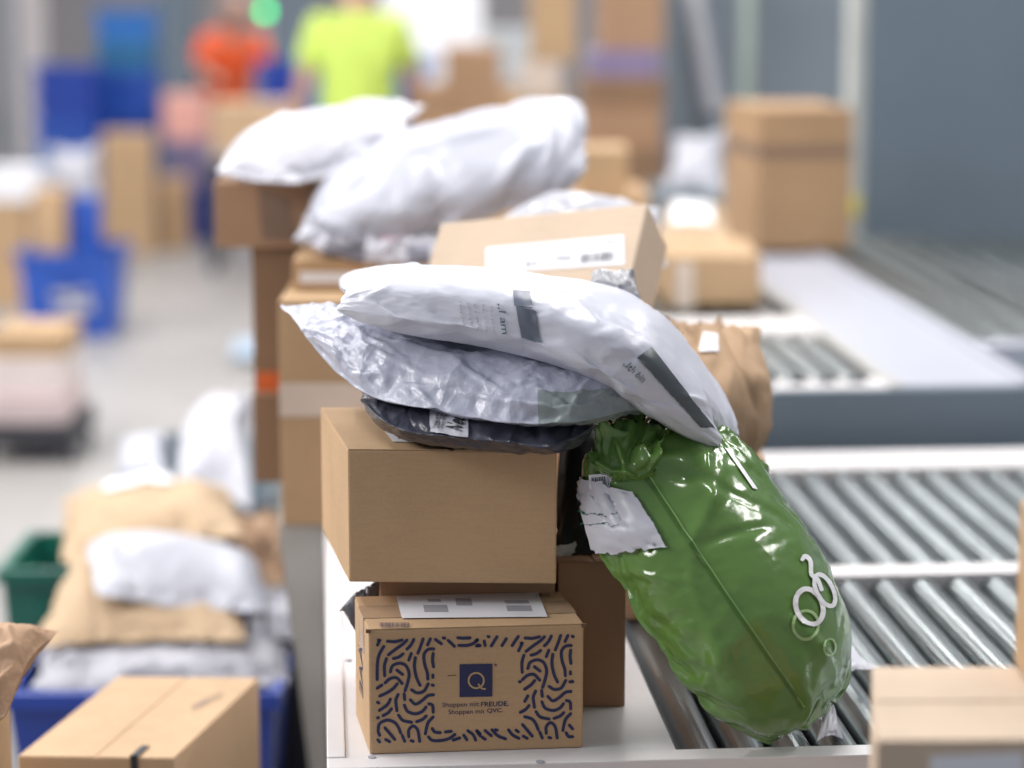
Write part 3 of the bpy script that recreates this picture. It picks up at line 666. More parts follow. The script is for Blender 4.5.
mesh('barcode_sticker', SQ + [p + sn * .0006 for p in SQ], [(3, 2, 1, 0), (4, 5, 6, 7), (0, 1, 5, 4), (1, 2, 6, 5), (2, 3, 7, 6), (3, 0, 4, 7)], M['label'], gb.root)
barcode(gb.root, lambda a, b: SQ[0] + (SQ[1] - SQ[0]) * (.1 + .8 * a) + (SQ[3] - SQ[0]) * (.2 + .6 * b) + sn * .0009, 0, 0, 12, 5)
fe = Bag('crumpled', G([[(592, 474, 3.03), (622, 486, 3.01), (652, 492, 3.01)], [(600, 450, 3.05), (628, 456, 3.02), (660, 462, 3.03)], [(612, 430, 3.10), (640, 424, 3.08), (672, 432, 3.09)]]), hs=.55, cre=(60, .02, .07, 81), ear=.3)
fe.build('folded_end', '', M['green_film'], parent=gb.root)
for y in (512, 523):
    for k in range(12): gb.line('dotted_print', M['green_plastic'], [(580 + k * 3.6, y + k * .35), (582 + k * 3.6, y + k * .35 + .2)], .8, .0072)
def circ(cx, cy, rx, ry, rot=0, t0=0, t1=2 * math.pi * .985, n=24):
    o = []
    for t in np.linspace(t0, t1, n):
        x, y = rx * math.cos(t), ry * math.sin(t); o.append((cx + x * math.cos(rot) - y * math.sin(rot), cy + x * math.sin(rot) + y * math.cos(rot)))
    return o
gb.line('printed_ring', M['pale_ink'], circ(805, 625, 12.5, 14), 3.0, .0018)
gb.line('printed_ring', M['pale_ink'], circ(829, 647, 5.5, 8), 2.0, .0018)
gb.line('printed_letter', M['white_ink'], circ(808, 607, 13, 18, -.35), 5.0, .0024)
gb.line('printed_letter', M['white_ink'], circ(823, 591, 8, 17, -.45), 4.2, .0028)
gb.line('printed_letter', M['white_ink'], [(801, 560), (804, 557), (809, 562), (810, 575), (816, 580), (820, 590)], 4.2, .0024)
gb.decal('printed_edge', M['white_ink'], [(724, 448), (729, 449), (757, 490), (752, 489)], 12, 3, .0018)
# white lining poking out at the lower right
g = Bag('loose', G([[(818, 738, 3.06), (842, 736, 3.08)], [(826, 700, 3.14), (834, 706, 3.14)]]), hs=.06, cre=(8, .004, .1, 3))
g.build('inner_film', '', M['white_bag'], parent=gb.root, sub=0)
g = Bag('loose', G([[(832, 676, 3.26), (876, 668, 3.27)], [(838, 640, 3.34), (852, 648, 3.34)]]), hs=.06, cre=(8, .004, .1, 5))
g.build('inner_film', '', M['white_bag'], parent=gb.root, sub=0)

# kraft paper bag
g = Bag('crumpled', G([[(690, 475, 3.56), (716, 478, 3.56), (748, 458, 3.6)], [(672, 400, 3.58), (716, 400, 3.54), (756, 390, 3.6)], [(664, 322, 3.68), (712, 326, 3.70), (760, 330, 3.68)]]), hs=1.1, cre=(60, .012, .05, 18))
g.build('paper_bag', 'crumpled brown paper bag standing behind the white mailer at right', M['kraft'], cat='paper bag')
g.patch('sticker', M['label'], [(.40, .60), (.50, .60), (.50, .70), (.40, .70)], nu=6, nv=6, off=.003)

# ================================================================== REAR PART OF THE PILE
# leaning box with the white label
A = at(441, 223, 3.80); B = at(648, 203, 3.66); C = at(434, 352, 3.62)
ex = B - A; dn = (C - A); n = ex.cross(dn).normalized()
if n.dot(CAM - A) < 0: n = -n
dn = dn - ex.normalized() * dn.dot(ex.normalized())
bm = bmesh.new(); hexa(bm, A + dn - n * .10, ex, n * .10, -dn, .004)
lb = tag(bm_obj('cardboard_box', bm, M['card_pale']), 'tan box leaning back with a wide white label on its face, behind the white mailer', 'box')
def lf(px, py, e=.001): return on_plane(px, py, A, n) + n * e
mesh('shipping_label', [lf(486, 248), (lf(624, 235)), lf(625, 265), lf(486, 273)], [(3, 2, 1, 0)], M['label'], lb)
barcode(lb, lambda a, b: lf(581 + 34 * a, 264 - 3 * a - 9 * b, .002), 0, 0, 14, 9)
for x0, y0, x1, y1 in ((583, 243, 590, 245), (594, 242, 600, 244), (606, 241, 616, 243), (556, 257, 572, 260), (526, 262, 531, 267), (533, 262, 538, 265)):
    mesh('label_print', [lf(x0, y0, .002), lf(x1, y0, .002), lf(x1, y1, .002), lf(x0, y1, .002)], [(3, 2, 1, 0)], M['grey_ink'], lb)
s1b = pbox(282, 437, 523, 4.22, pyt=296, depth=.27, z=Z + .0005); s1b.build('tall tan box with a pale tape band, left of the big plain box', M['card_tan'], flaps='x'); s1b.band(.49, .64, M['tape_pale'])
z1 = s1b.z1
sm = pbox(293, 400, 286, 4.27, h=.055, depth=.2, z=z1 + .003); sm.build('thin brown box lying on the tall taped box', M['card'], flaps=None)
sm.sheet([sm.front(300, 283), sm.front(352, 283), sm.front(352, 272), sm.front(300, 272)], M['label'])
z2s = Z + .0005
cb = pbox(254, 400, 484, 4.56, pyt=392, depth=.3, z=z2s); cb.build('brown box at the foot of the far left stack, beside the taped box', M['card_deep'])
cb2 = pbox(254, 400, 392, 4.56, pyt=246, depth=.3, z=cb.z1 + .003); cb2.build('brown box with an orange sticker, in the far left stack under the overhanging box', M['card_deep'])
cb2.sheet([cb2.front(257, 398), cb2.front(280, 398), cb2.front(280, 372), cb2.front(257, 372)], M['tape_orange'], 'sticker')
cb3 = pbox(215, 420, 246, 4.5, pyt=182, depth=.30, z=cb2.z1 + .003); cb3.build('brown box overhanging the far left stack, under a white bag', M['card_dark'], tape=M['tape'], flaps='x')
cb3.sheet([cb3.front(262, 240), cb3.front(296, 240), cb3.front(290, 200), cb3.front(258, 186)], M['tape_dark'], 'dark_tape_patch')
h1 = pbox(445, 640, 470, 4.06, h=.30, depth=.3, z=Z + .0005); h1.build('brown box hidden low behind the leaning labelled box', M['card_dark'])
h2 = simple(h1.o.x + .17, h1.o.y + .02, h1.z1 + .003, .28, .25, .13); h2.build('brown box below the rear white bags, behind the leaning labelled box', M['card'])

g = Bag('loose', G([[(220, 172, 4.40), (280, 185, 4.38), (332, 178, 4.40), (402, 140, 4.44)], [(224, 160, 4.5), (276, 148, 4.5), (334, 136, 4.5), (412, 122, 4.5)], [(238, 146, 4.62), (290, 118, 4.66), (350, 108, 4.68), (424, 107, 4.68)]]), hs=.42, cre=(40, .012, .05, 31), ear=.6)
g.build('poly_mailer', 'white bag on the overhanging box, leftmost of the two large rear bags', M['white_bag'], cat='mailer')
g = Bag('smooth', G([[(297, 238, 4.30), (365, 246, 4.28), (450, 230, 4.28), (535, 204, 4.28), (584, 168, 4.3)], [(302, 222, 4.38), (372, 196, 4.36), (455, 172, 4.36), (545, 150, 4.36), (590, 132, 4.38)],
                     [(318, 202, 4.46), (372, 150, 4.52), (440, 118, 4.55), (520, 104, 4.55), (582, 106, 4.5)]]), hs=.62, cre=(34, .018, .06, 33), ear=.4)
g.build('poly_mailer', 'largest white bag, bulging over the rear of the pile', M['white_bag_soft'], cat='mailer')
g = Bag('crumpled', G([[(312, 246, 4.25), (370, 262, 4.25), (446, 260, 4.25)], [(322, 232, 4.36), (380, 236, 4.36), (450, 228, 4.36)]]), hs=.5, cre=(50, .010, .06, 35))
g.build('poly_mailer', 'crinkled grey and white mailer squeezed under the largest white bag', film_mat('streaky_film', (.46, .45, .50), .35, .6, 10, crease_dist=.01, prints=((.1, .0, .45, .4, (.16, .15, .18)), (.55, .3, .75, .6, (.45, .30, .33)), (.75, .0, .9, .25, (.2, .2, .25)))), cat='mailer')
g = Bag('loose', G([[(500, 222, 3.98), (580, 214, 4.0), (664, 262, 4.0)], [(520, 212, 4.2), (590, 204, 4.2), (660, 212, 4.2)]]), hs=.3, cre=(24, .008, .06, 37))
g.build('poly_mailer', 'grey-white mailer peeping out behind the leaning labelled box', M['grey_bag'], cat='mailer')

# ================================================================== RIGHT SIDE
fb = simple(at(873, 740, 2.25).x + .20, at(873, 740, 2.25).y, .62, .40, .27, at(873, 742, 2.25).z - .62, 0)
fl_ = at(876, 742, 2.25); zf = fl_.z
fb = Box(Vector((fl_.x, fl_.y, zf)), Vector((fl_.x + .40, fl_.y + .005, zf)), on(872, 668, zf), .62)
fb.build('pale box in the blurred front right corner', M['card_pale'], flaps='x')
fb2 = simple(fb.p(.5, .5, 0).x, fb.p(.5, .5, 0).y, .003, .38, .26, .612); fb2.build('box under the pale front right box', M['card'])
fb.sheet([fb.front(930, 756), fb.front(1024, 752), fb.front(1024, 792), fb.front(930, 792)], M['label'])
e = on(1016, 664, zf + .003); e2 = simple(e.x + .10, e.y - .09, zf + .003, .2, .10, at(1019, 515, 2.42).z - zf); e2.build('tan box cut off by the right edge, on the pale front box', M['card'])

rb = pbox(664, 760, 312, 6.0, pyt=256, depth=.38, z=Z2 + .02); rb.build('low tan box with pale tape, on the raised conveyor', M['card_tan'], flaps='y'); rb.sheet([rb.front(675, 309), rb.front(694, 309), rb.front(694, 262), rb.front(675, 262)], M['tape_pale'], 'packing_tape')
tb_a = at(757, 250, 7.1); tb_l = at(723, 243, 7.5); tb_r = at(850, 250, 7.15)
zt2 = at(757, 108, 7.1).z
zb2 = Z2 + .02
fl_ = Vector((tb_a.x, tb_a.y, zt2)); fr_ = Vector((tb_r.x, tb_r.y, zt2)); bl_ = Vector((tb_l.x, tb_l.y, zt2))
tb = Box(fl_, fr_, bl_, zb2); tb.build('tall tan box with a dark tape band, in front of the grey panel', cardboard('plain_tan_cardboard', (.40, .255, .145)), flaps='x', tape=None); tb.band(.655, .74, M['tape_dark'])
ev = Bag('loose', G([[(655, 246, 6.3), (735, 250, 6.3)], [(668, 206, 6.7), (722, 208, 6.7)]]), hs=.5, cre=(10, .01, .08, 41)); ev.build('padded_envelope', 'tan padded envelope with white label, lying behind the low taped box', M['kraft_pale'], cat='envelope')
ev.patch('shipping_label', M['label'], [(.2, .3), (.7, .3), (.7, .8), (.2, .8)], off=.006)
eb = pbox(650, 745, 300, 6.35, pyt=252, depth=.4, z=Z2 + .02); eb.build('flat box under the padded envelope at right', M['card'])
wv = Bag('loose', G([[(650, 250, 6.1), (668, 262, 6.1)], [(646, 200, 6.2), (664, 205, 6.2)]]), hs=.3)

# panels behind the conveyor
pan = empty('machine_cabinet', at(950, 300, 7.0)); tag(pan, 'large flat blue-grey machine panel with pale aluminium post, upper right', 'machine')
pL = at(862, 268, 7.9); pR = at(1110, 250, 8.3); pL.z = pR.z = 0
dv = (pR - pL); nn = Vector((-dv.y, dv.x, 0)).normalized()
slabm('side_panel', pL + Vector((0, 0, .75)), dv, nn * .05, Vector((0, 0, 1.9)), M['blue_grey'], pan)
slabm('post', pL - dv.normalized() * .055, dv.normalized() * .05, nn * .05, Vector((0, 0, 2.65)), plain('aluminium', (.50, .52, .50), .4), pan)
slabm('post', pR, dv.normalized() * .05, nn * .05, Vector((0, 0, 2.65)), M['grey_paint'], pan)
for py in (100, 215): 
    c = at(850, py, 7.82); slabm('yellow_clip', c, Vector((.03, 0, 0)), Vector((0, .02, 0)), Vector((0, 0, .06)), plain('yellow_clip', (.72, .65, .12), .5), pan)
p2 = empty('partition_screen', at(760, 250, 10)); tag(p2, 'dark grey partition screen with a pale green post, behind the tall tan box', 'partition')
a = at(662, 200, 10.0); b = at(900, 200, 10.6); a.z = b.z = 0; dv = b - a
slabm('screen_panel', a, dv, Vector((0, .04, 0)), Vector((0, 0, 2.5)), plain('slate_panel', (.20, .235, .275), .6, scale=1.5, var=.12), p2)
c = at(740, 100, 9.9); slabm('post', Vector((c.x, c.y, 0)), Vector((.05, 0, 0)), Vector((0, .04, 0)), Vector((0, 0, 2.5)), plain('pale_green_post', (.42, .50, .44), .5), p2)
c = at(712, 200, 9.7); d_ = at(675, -20, 9.9)
bm = bmesh.new(); cyl(bm, Vector((c.x, c.y, 1.1)), Vector((d_.x, d_.y, 2.0)), .035, 12); bm_obj('brace', bm, M['grey_ink'], p2)
g = Bag('loose', G([[(668, 186, 8.6), (722, 190, 8.6)], [(676, 140, 8.9), (724, 132, 8.9)]]), hs=.6, cre=(10, .02, .08, 45)); g.build('poly_mailer', 'pale grey sack on the dark crate, in front of the partition screen', M['grey_bag'], cat='sack')
k = pbox(655, 740, 300, 8.6, pyt=190, depth=.4, z=0.0); k.build('dark crate under the pale grey sack', M['blue_grey_mid'], flaps=None, name='storage_crate', cat='crate')

# stack of boxes on a pallet (middle top)
for (x0, x1, yb, yt, d, mt, lab) in ((582, 664, 262, 145, 9.2, 'card_deep', 'wide brown box, lowest of the stack right of the largest white bag'), (584, 662, 145, 108, 9.2, 'card_dark', 'brown box, second from the bottom of the stack right of the largest white bag'),
                                  (582, 664, 108, 78, 9.2, 'card_deep', 'brown box below the purple package in the stack right of the largest white bag'), (590, 660, 78, 50, 9.25, 'purple', 'purple-grey package in the stack right of the largest white bag'),
                                  (600, 664, 50, -30, 9.3, 'card_dark', 'brown box topping the stack right of the largest white bag')):
    b = pbox(x0, x1, yb, d, pyt=yt + 1, depth=.4, z=(0.0 if yb == 262 else ztop + .003)); b.build(lab, M[mt], flaps=None if mt == 'purple' else 'x'); ztop = b.z1
b = pbox(578, 628, 330, 6.6, pyt=150, depth=.3, z=.0); 
b = pbox(578, 628, 192, 6.6, pyt=150, depth=.25); zz = b.z0; b.build('small tan box right behind the largest white bag', M['card_tan'], flaps='x')
b = pbox(565, 648, 300, 6.6, h=zz - .003 - Z2 - .02, depth=.35, z=Z2 + .02); b.build('box under the small tan box, behind the pile', M['card'])
ztop = 0
for (x0, x1, yt, mt, lab) in ((500, 576, 150, 'card', 'brown box, lowest in the column left of the tall box stack'), (505, 566, 96, 'card_tan', 'tan box in the middle of the column left of the tall box stack'), (520, 560, 60, 'tape_pale', 'pale parcel in the column left of the tall box stack'), (530, 575, -20, 'card_tan', 'tan box at the top of the column left of the tall box stack')):
    b = pbox(x0, x1, 260, 10.4, pyt=yt, depth=.4, z=ztop); b.build(lab, M[mt], flaps=None); ztop = b.z1 + .003
ztop = 0
for (x0, x1, yt, mt, lab) in ((405, 500, 118, 'card', 'brown box behind the largest white bag, lowest of a low stack'), (418, 515, 84, 'card_dark', 'dark brown box in the low stack right of the yellow vest'), (445, 500, 46, 'card_dark', 'brown box on top of the low stack right of the yellow vest')):
    b = pbox(x0, x1, 260, 12.0, pyt=yt, depth=.4, z=ztop); b.build(lab, M[mt], flaps=None); ztop = b.z1 + .003
# pale wrapped things and blue tub
def tub(px0, px1, pyb, pyt, d, mat, label, depth=.4, z=None, name='plastic_tub', group=None, cat='tub', open_=True, walls=.012):
    a = at(px0, pyb, d); b = at(px1, pyb, d); z0 = a.z if z is None else z; zt_ = at(px0, pyt, d).z; h = zt_ - z0; w = b.x - a.x; cx = (a.x + b.x) / 2; cy = a.y + depth / 2
    root = tag(empty(name, (cx, cy, z0)), label, cat, group)
    def ring(k, z_, s=0):
        return [Vector((cx + sx * (w / 2 * k - s), cy + sy * (depth / 2 * k - s), z_)) for sx, sy in ((-1, -1), (1, -1), (1, 1), (-1, 1))]
    bm = bmesh.new(); R_ = [ring(.86, z0), ring(1, zt_), ring(1, zt_, walls), ring(.86, z0 + .012, walls)]
    vv = [[bm.verts.new(p) for p in r] for r in R_]
    for i in range(3):
        for j in range(4): bm.faces.new([vv[i][j], vv[i][(j + 1) % 4], vv[i + 1][(j + 1) % 4], vv[i + 1][j]])
    bm.faces.new(vv[0][::-1]); bm.faces.new(vv[3]); bm_obj('tub_body', bm, mat, root)
    bm = bmesh.new(); lo = ring(1, zt_ - .025, -.012); hi = ring(1, zt_ + .006, -.012); hi2 = ring(1, zt_ + .006, walls * .8)
    A_ = [[bm.verts.new(p) for p in r] for r in (lo, hi, hi2)]
    for i in range(2):
        for j in range(4): bm.faces.new([A_[i][j], A_[i][(j + 1) % 4], A_[i + 1][(j + 1) % 4], A_[i + 1][j]])
    bm_obj('rim', bm, mat, root)
    bm = bmesh.new(); hexa(bm, Vector((cx - w * .14, cy - depth / 2 - .014, zt_ - h * .32)), Vector((w * .28, 0, 0)), Vector((0, .02, 0)), Vector((0, 0, .03)), .004); bm_obj('handle', bm, mat, root)
    return root
t = tub(378, 426, 260, 62, 13.0, M['sky_blue'], 'blue tub stack right of the person in the yellow vest', z=0.0)
g = Bag('loose', G([[(398, 68, 13.08), (442, 68, 13.08)], [(402, 44, 13.25), (438, 44, 13.25)]]), hs=1, cre=(5, .02, .1, 3)); g.build('poly_mailer', 'round white parcel above the blue tub, right of the yellow vest', M['white_bag'], cat='parcel')
g = pbox(384, 482, 236, 15.2, pyt=-30, depth=.5, z=0.0); g.build('tall white wrapped load behind the person in the yellow vest', plain('white_wrap', (.9, .9, .92), .4), flaps=None, name='wrapped_load', cat='load')
g = pbox(484, 530, 236, 14.2, pyt=30, depth=.5, z=0.0); g.build('grey wrapped load right of the tall white load', plain('grey_wrap', (.45, .48, .50), .4), flaps=None, name='wrapped_load', cat='load')

# ================================================================== LEFT BACKGROUND
def crate_stack(px0, px1, d, tops, mats, label, group, z=0.0, depth=.35):
    zc = z
    for i, yt in enumerate(tops):
        zt_ = at(px0, yt, d).z; py = None
        m = mats[i % len(mats)]
        tub(px0, px1, 300, yt, d, m, label[i] if isinstance(label, list) else label, depth=depth, z=zc, name='plastic_crate', cat='crate', group=group); zc = zt_ + .008
ords = ['lowest', 'second', 'third', 'fourth', 'fifth', 'sixth']
crate_stack(40, 100, 14.6, [186, 150, 120, 92, 66], [M['sky_blue'], M['sky_blue'], M['blue_plastic'], M['deep_blue'], M['deep_blue']], ['blue crate, %s from the floor in the shorter blue stack at far left' % o for o in ords[:5]], 'crates in the shorter blue stack')
crate_stack(102, 160, 15.2, [190, 150, 110, 70, 42, 10], [M['sky_blue'], M['blue_plastic'], M['blue_plastic'], M['blue_plastic'], plain('teal_blue_plastic', (.03, .16, .32), .4), M['sky_blue']], ['blue crate, %s from the floor in the taller blue stack at far left' % o for o in ords], 'crates in the taller blue stack')
g = pbox(108, 152, 250, 14.1, pyt=135, depth=.2); g = simple(at(130, 250, 14.1).x, at(130, 250, 14.1).y, .0, .30, .25, .70, .1); g.build('tall narrow brown box standing on the floor in front of the blue crates', M['card_tan'], flaps='y')
g = simple(at(173, 245, 14.3).x, at(165, 245, 14.3).y, 0, .16, .2, .42); g.build('small tan box leaning beside the tall narrow box', M['card'])
crate_stack(172, 212, 14.8, [190, 140], [M['deep_blue'], M['purple']], ['dark blue crate on the floor under the purple crate', 'purple crate on the dark blue crate'], 'crates left of the orange vest')
g = pbox(166, 208, 236, 14.75, h=.27, depth=.3, z=at(170, 140, 14.8).z + .012); g.build('pink package on the purple crate', M['pink'], flaps=None)
wt = empty('work_table', at(250, 236, 13.2)); tag(wt, 'work table carrying tan boxes in front of the person in orange', 'table')
ta = at(208, 180, 13.2); tb_ = at(306, 180, 13.2)
slabm('table_top', Vector((ta.x, ta.y, .62)), Vector((tb_.x - ta.x, 0, 0)), Vector((0, .5, 0)), Vector((0, 0, .03)), M['grey_paint'], wt)
for sx in (0.0, 1.0):
    for sy in (0.0, .45): slabm('leg', Vector((ta.x + (tb_.x - ta.x - .04) * sx, ta.y + sy, 0)), Vector((.04, 0, 0)), Vector((0, .04, 0)), Vector((0, 0, .62)), M['dark'], wt)
g = pbox(212, 300, 170, 13.2, pyt=104, depth=.4, z=.651); g.build('wide tan box on the work table in front of the person in orange', M['card_light'], flaps='x')
for (x0, x1, yt, mt, lab, dd) in ((262, 298, 62, 'deep_blue', 'dark blue tub between the orange and yellow vests', 14.4), (298, 328, 50, 'sky_blue', 'mid blue tub touching the yellow vest on its left', 14.0)):
    tub(x0, x1, 240, yt, dd, M[mt], lab, z=0.0)
for (x0, x1, yt, mt, lab) in ((272, 316, -20, 'blue_grey', 'grey machine housing behind the green lamp'), (160, 196, -20, 'blue_grey', 'grey cabinet behind the person in orange')):
    g = pbox(x0, x1, 230, 17.5, pyt=yt, depth=.5, z=0.0); g.build(lab, M[mt], flaps=None, name='machine_housing', cat='machine')
# green signal lamp on a pole
p = at(265, 11, 16.0); sl = tag(empty('signal_lamp', (p.x, p.y, 0)), 'small glowing green signal lamp on a thin pole, top left', 'lamp')
bm = bmesh.new(); cyl(bm, (p.x, p.y, 0), (p.x, p.y, p.z - .03), .018, 10); bm_obj('pole', bm, M['grey_paint'], sl)
m, n_, b_ = nt('green_lamp_glow'); b_.inputs['Base Color'].default_value = (.02, .6, .3, 1); b_.inputs['Emission Color'].default_value = (.03, 1, .24, 1); b_.inputs['Emission Strength'].default_value = 7
bm = bmesh.new(); bmesh.ops.create_uvsphere(bm, u_segments=16, v_segments=10, radius=.032); bmesh.ops.translate(bm, verts=bm.verts, vec=p); bm_obj('lamp_lens', bm, m, sl)

# blue tub on the floor with parcels in it
tub(20, 116, 336, 252, 11.0, M['blue_plastic'], 'blue tub with white print, on the floor at the left', depth=.45, z=0.0)
tubr = bpy.data.objects['plastic_tub.003'] if 'plastic_tub.003' in bpy.data.objects else None
c = at(70, 300, 10.98)
root = [o for o in bpy.data.objects if o.get('label', '').startswith('blue tub with white print')][0]
for (x0, y0, x1, y1) in ((52, 292, 74, 300), (66, 300, 92, 312), (56, 306, 66, 314), (78, 290, 90, 296)):
    y = root.location.y - .225 - .006
    f = lambda px, py: on_plane(px, py, Vector((0, root.location.y - .232, 0)), Vector((0, -1, 0)))
    mesh('white_print', [f(x0, y1), f(x1, y1), f(x1, y0), f(x0, y0)], [(0, 1, 2, 3)], M['grey_bag'], root)
g = pbox(34, 66, 262, 11.15, pyt=190, depth=.18, z=.02); g.build('tan box standing upright in the blue tub with white print', M['card'], flaps='y')
g = pbox(72, 100, 262, 11.2, pyt=196, depth=.1, z=.02); g.build('blue folder box standing in the tub with white print', M['blue_plastic'], flaps=None)
# box pile behind it
zc = 0
for (x0, x1, yt, mt, lab) in ((-30, 34, 262, 'card', 'brown box on the floor at the left edge, behind the blue tub'), (-20, 28, 200, 'card_tan', 'tan box second in the stack at the left edge'), (-10, 40, 168, 'label', 'whitish parcel box topping the stack at the left edge')):
    g = pbox(x0, x1, 300, 12.0, pyt=yt, depth=.3, z=zc); g.build(lab, M[mt], flaps=None); zc = g.z1 + .003
g = pbox(42, 96, 300, 12.4, pyt=212, depth=.3, z=0); g.build('tan box carrying the round white bag, behind the blue tub', M['card'])
bg = Bag('loose', G([[(46, 212, 12.3), (100, 210, 12.3)], [(50, 152, 12.5), (98, 150, 12.5)]]), hs=1.6, cre=(10, .02, .08, 51)); bg.build('poly_mailer', 'round greyish white bag above the blue tub at the left', M['grey_bag'], cat='sack')
g = pbox(30, 56, 226, 11.9, pyt=196, depth=.15, z=at(42, 212, 12.4).z + .003); 
# pink pile on a dolly at left edge
dl = empty('dolly', at(30, 440, 8.3)); tag(dl, 'dark low dolly under the pink parcels at the left edge', 'dolly')
dx0 = at(-20, 465, 8.3); dx1 = at(74, 465, 8.3)
slabm('deck', Vector((dx0.x, dx0.y, .06)), Vector((dx1.x - dx0.x, 0, 0)), Vector((0, .45, 0)), Vector((0, 0, .07)), M['dark'], dl)
for sx in (0.03, .9):
    for sy in (.02, .38):
        cx = dx0.x + (dx1.x - dx0.x) * sx + .01; bm = bmesh.new(); cyl(bm, (cx, dx0.y + sy, .03), (cx + .02, dx0.y + sy, .03), .03, 14); bm_obj('wheel', bm, M['dark'], dl)
g = pbox(-15, 66, 440, 8.32, pyt=395, depth=.4, z=.131); g.build('pink and white parcel box resting on the dolly', plain('pinkish_white', (.62, .50, .50), .5), flaps=None)
g2 = pbox(-15, 62, 395, 8.34, pyt=358, depth=.38, z=g.z1 + .003); g2.build('pale package in the middle of the pile on the dolly', plain('pale_package', (.70, .62, .60), .5), flaps=None)
g3 = pbox(-10, 64, 358, 8.34, pyt=334, depth=.36, z=g2.z1 + .003); g3.build('tan box topping the pile on the dolly', M['card_tan'])
# pale posts at the far left
for (x0, x1, mt, lab) in ((4, 18, 'wall_grey', 'grey-green upright post at the far left edge'), (24, 46, 'wall_pale', 'broad pale post left of the blue crates')):
    a = at(x0, 200, 17.5); b = at(x1, 200, 17.5); o = slabm('support_post', Vector((a.x, a.y, 0)), Vector((b.x - a.x, 0, 0)), Vector((0, .15, 0)), Vector((0, 0, 3.5)), M[mt]); tag(o, lab, 'post')
# white film on floor
g = Bag('loose', G([[(232, 356, 10.3), (262, 356, 10.3)], [(236, 338, 11.1), (258, 338, 11.1)]]), hs=.15); g.build('plastic_scrap', 'pale blue piece of film lying on the floor left of the pile', plain('pale_blue_film', (.55, .72, .90), .3), cat='plastic scrap', sub=0)

# ================================================================== LOWER LEFT: CARTS OF ENVELOPES
cart = tub(14, 278, 900, 684, 4.62, M['deep_blue'], 'blue cart filled with envelopes, lower left', depth=.75, z=.0, name='parcel_cart', cat='cart')
tub(6, 90, 700, 566, 5.55, M['green_plastic'], 'dark green crate behind the envelopes at the left', depth=.36, z=.0, name='plastic_crate', cat='crate')
tub(108, 270, 640, 500, 6.1, M['blue_grey_mid'], 'grey tub under the bright white bags, left of the stacks', depth=.9, z=.0)
def bag(rows, mat, label, cat='mailer', key='loose', hs=.8, cre=(16, .01, .06, 3), name='poly_mailer', **k):
    b = Bag(key, G(rows), hs=hs, cre=cre, **k); b.build(name, label, mat, cat=cat); return b
bag([[(34, 688, 4.62), (160, 690, 4.6), (286, 684, 4.62)], [(40, 652, 4.85), (160, 650, 4.85), (296, 628, 4.9)]], M['grey_bag'], 'long crinkled grey-white bag, lowest in the blue cart', key='crumpled', hs=.8, cre=(50, .016, .06, 61))
bag([[(40, 640, 4.72), (150, 646, 4.72), (242, 634, 4.72)], [(58, 590, 4.95), (150, 592, 4.95), (240, 600, 4.95)], [(75, 560, 5.1), (150, 560, 5.1), (232, 575, 5.1)]], M['kraft_pale'], 'flat tan envelope under the white mailer in the blue cart', 'envelope', hs=.45, name='padded_envelope', cre=(14, .006, .06, 62))
bag([[(100, 590, 4.82), (180, 612, 4.8), (262, 606, 4.82)], [(86, 552, 5.0), (170, 556, 5.0), (266, 575, 5.0)], [(95, 543, 5.15), (170, 544, 5.15), (250, 556, 5.15)]], M['white_bag_soft'], 'white mailer lying on the tan envelope in the blue cart', hs=.42, cre=(18, .008, .06, 63))
e = bag([[(66, 556, 5.12), (150, 545, 5.1), (238, 532, 5.12)], [(62, 524, 5.3), (150, 512, 5.3), (240, 512, 5.3)], [(68, 502, 5.45), (150, 484, 5.5), (228, 490, 5.5)]], M['kraft_pale'], 'tan padded envelope with white label, uppermost in the cart', 'envelope', hs=.6, name='padded_envelope', cre=(30, .014, .06, 64))
e.patch('shipping_label', M['label'], [(.3, .55), (.62, .55), (.6, .85), (.3, .85)], off=.006)
bag([[(176, 492, 5.85), (250, 500, 5.85)], [(182, 440, 6.1), (250, 440, 6.1)], [(215, 402, 6.3), (256, 398, 6.3)]], M['white_bag'], 'bright white bag heap beside the foot of the far left stack', hs=.9, cre=(14, .016, .08, 65))
bag([[(116, 482, 6.1), (168, 482, 6.1)], [(124, 446, 6.4), (164, 436, 6.4)]], M['white_bag_soft'], 'small bluish white bag behind the uppermost tan envelope', hs=.6, cre=(14, .016, .08, 66))
bag([[(210, 556, 5.2), (290, 566, 5.2)], [(226, 520, 5.4), (284, 522, 5.4)]], M['kraft_brown'], 'crumpled brown paper right of the uppermost tan envelope', 'paper', key='crumpled', hs=.7, cre=(40, .03, .08, 67), name='crumpled_paper')
bag([[(248, 640, 4.78), (306, 640, 4.78)], [(246, 600, 4.95), (298, 590, 4.95)]], M['grey_bag'], 'crinkled white bag end at the right side of the blue cart', hs=.6, key='crumpled', cre=(40, .02, .08, 68))
tub(284, 320, 900, 600, 5.0, M['dark'], 'dark filler tub standing in for the shade below the grey table end', depth=.3, z=0.0)  # dark tub added to stand for the shade in the gap beside the cart
bag([[(250, 600, 5.0), (300, 604, 5.0)], [(256, 562, 5.15), (296, 566, 5.15)]], M['kraft_brown'], 'scrunched brown and white paper above the dark filler tub', 'paper', key='crumpled', hs=.6, cre=(40, .03, .08, 69), name='crumpled_paper')
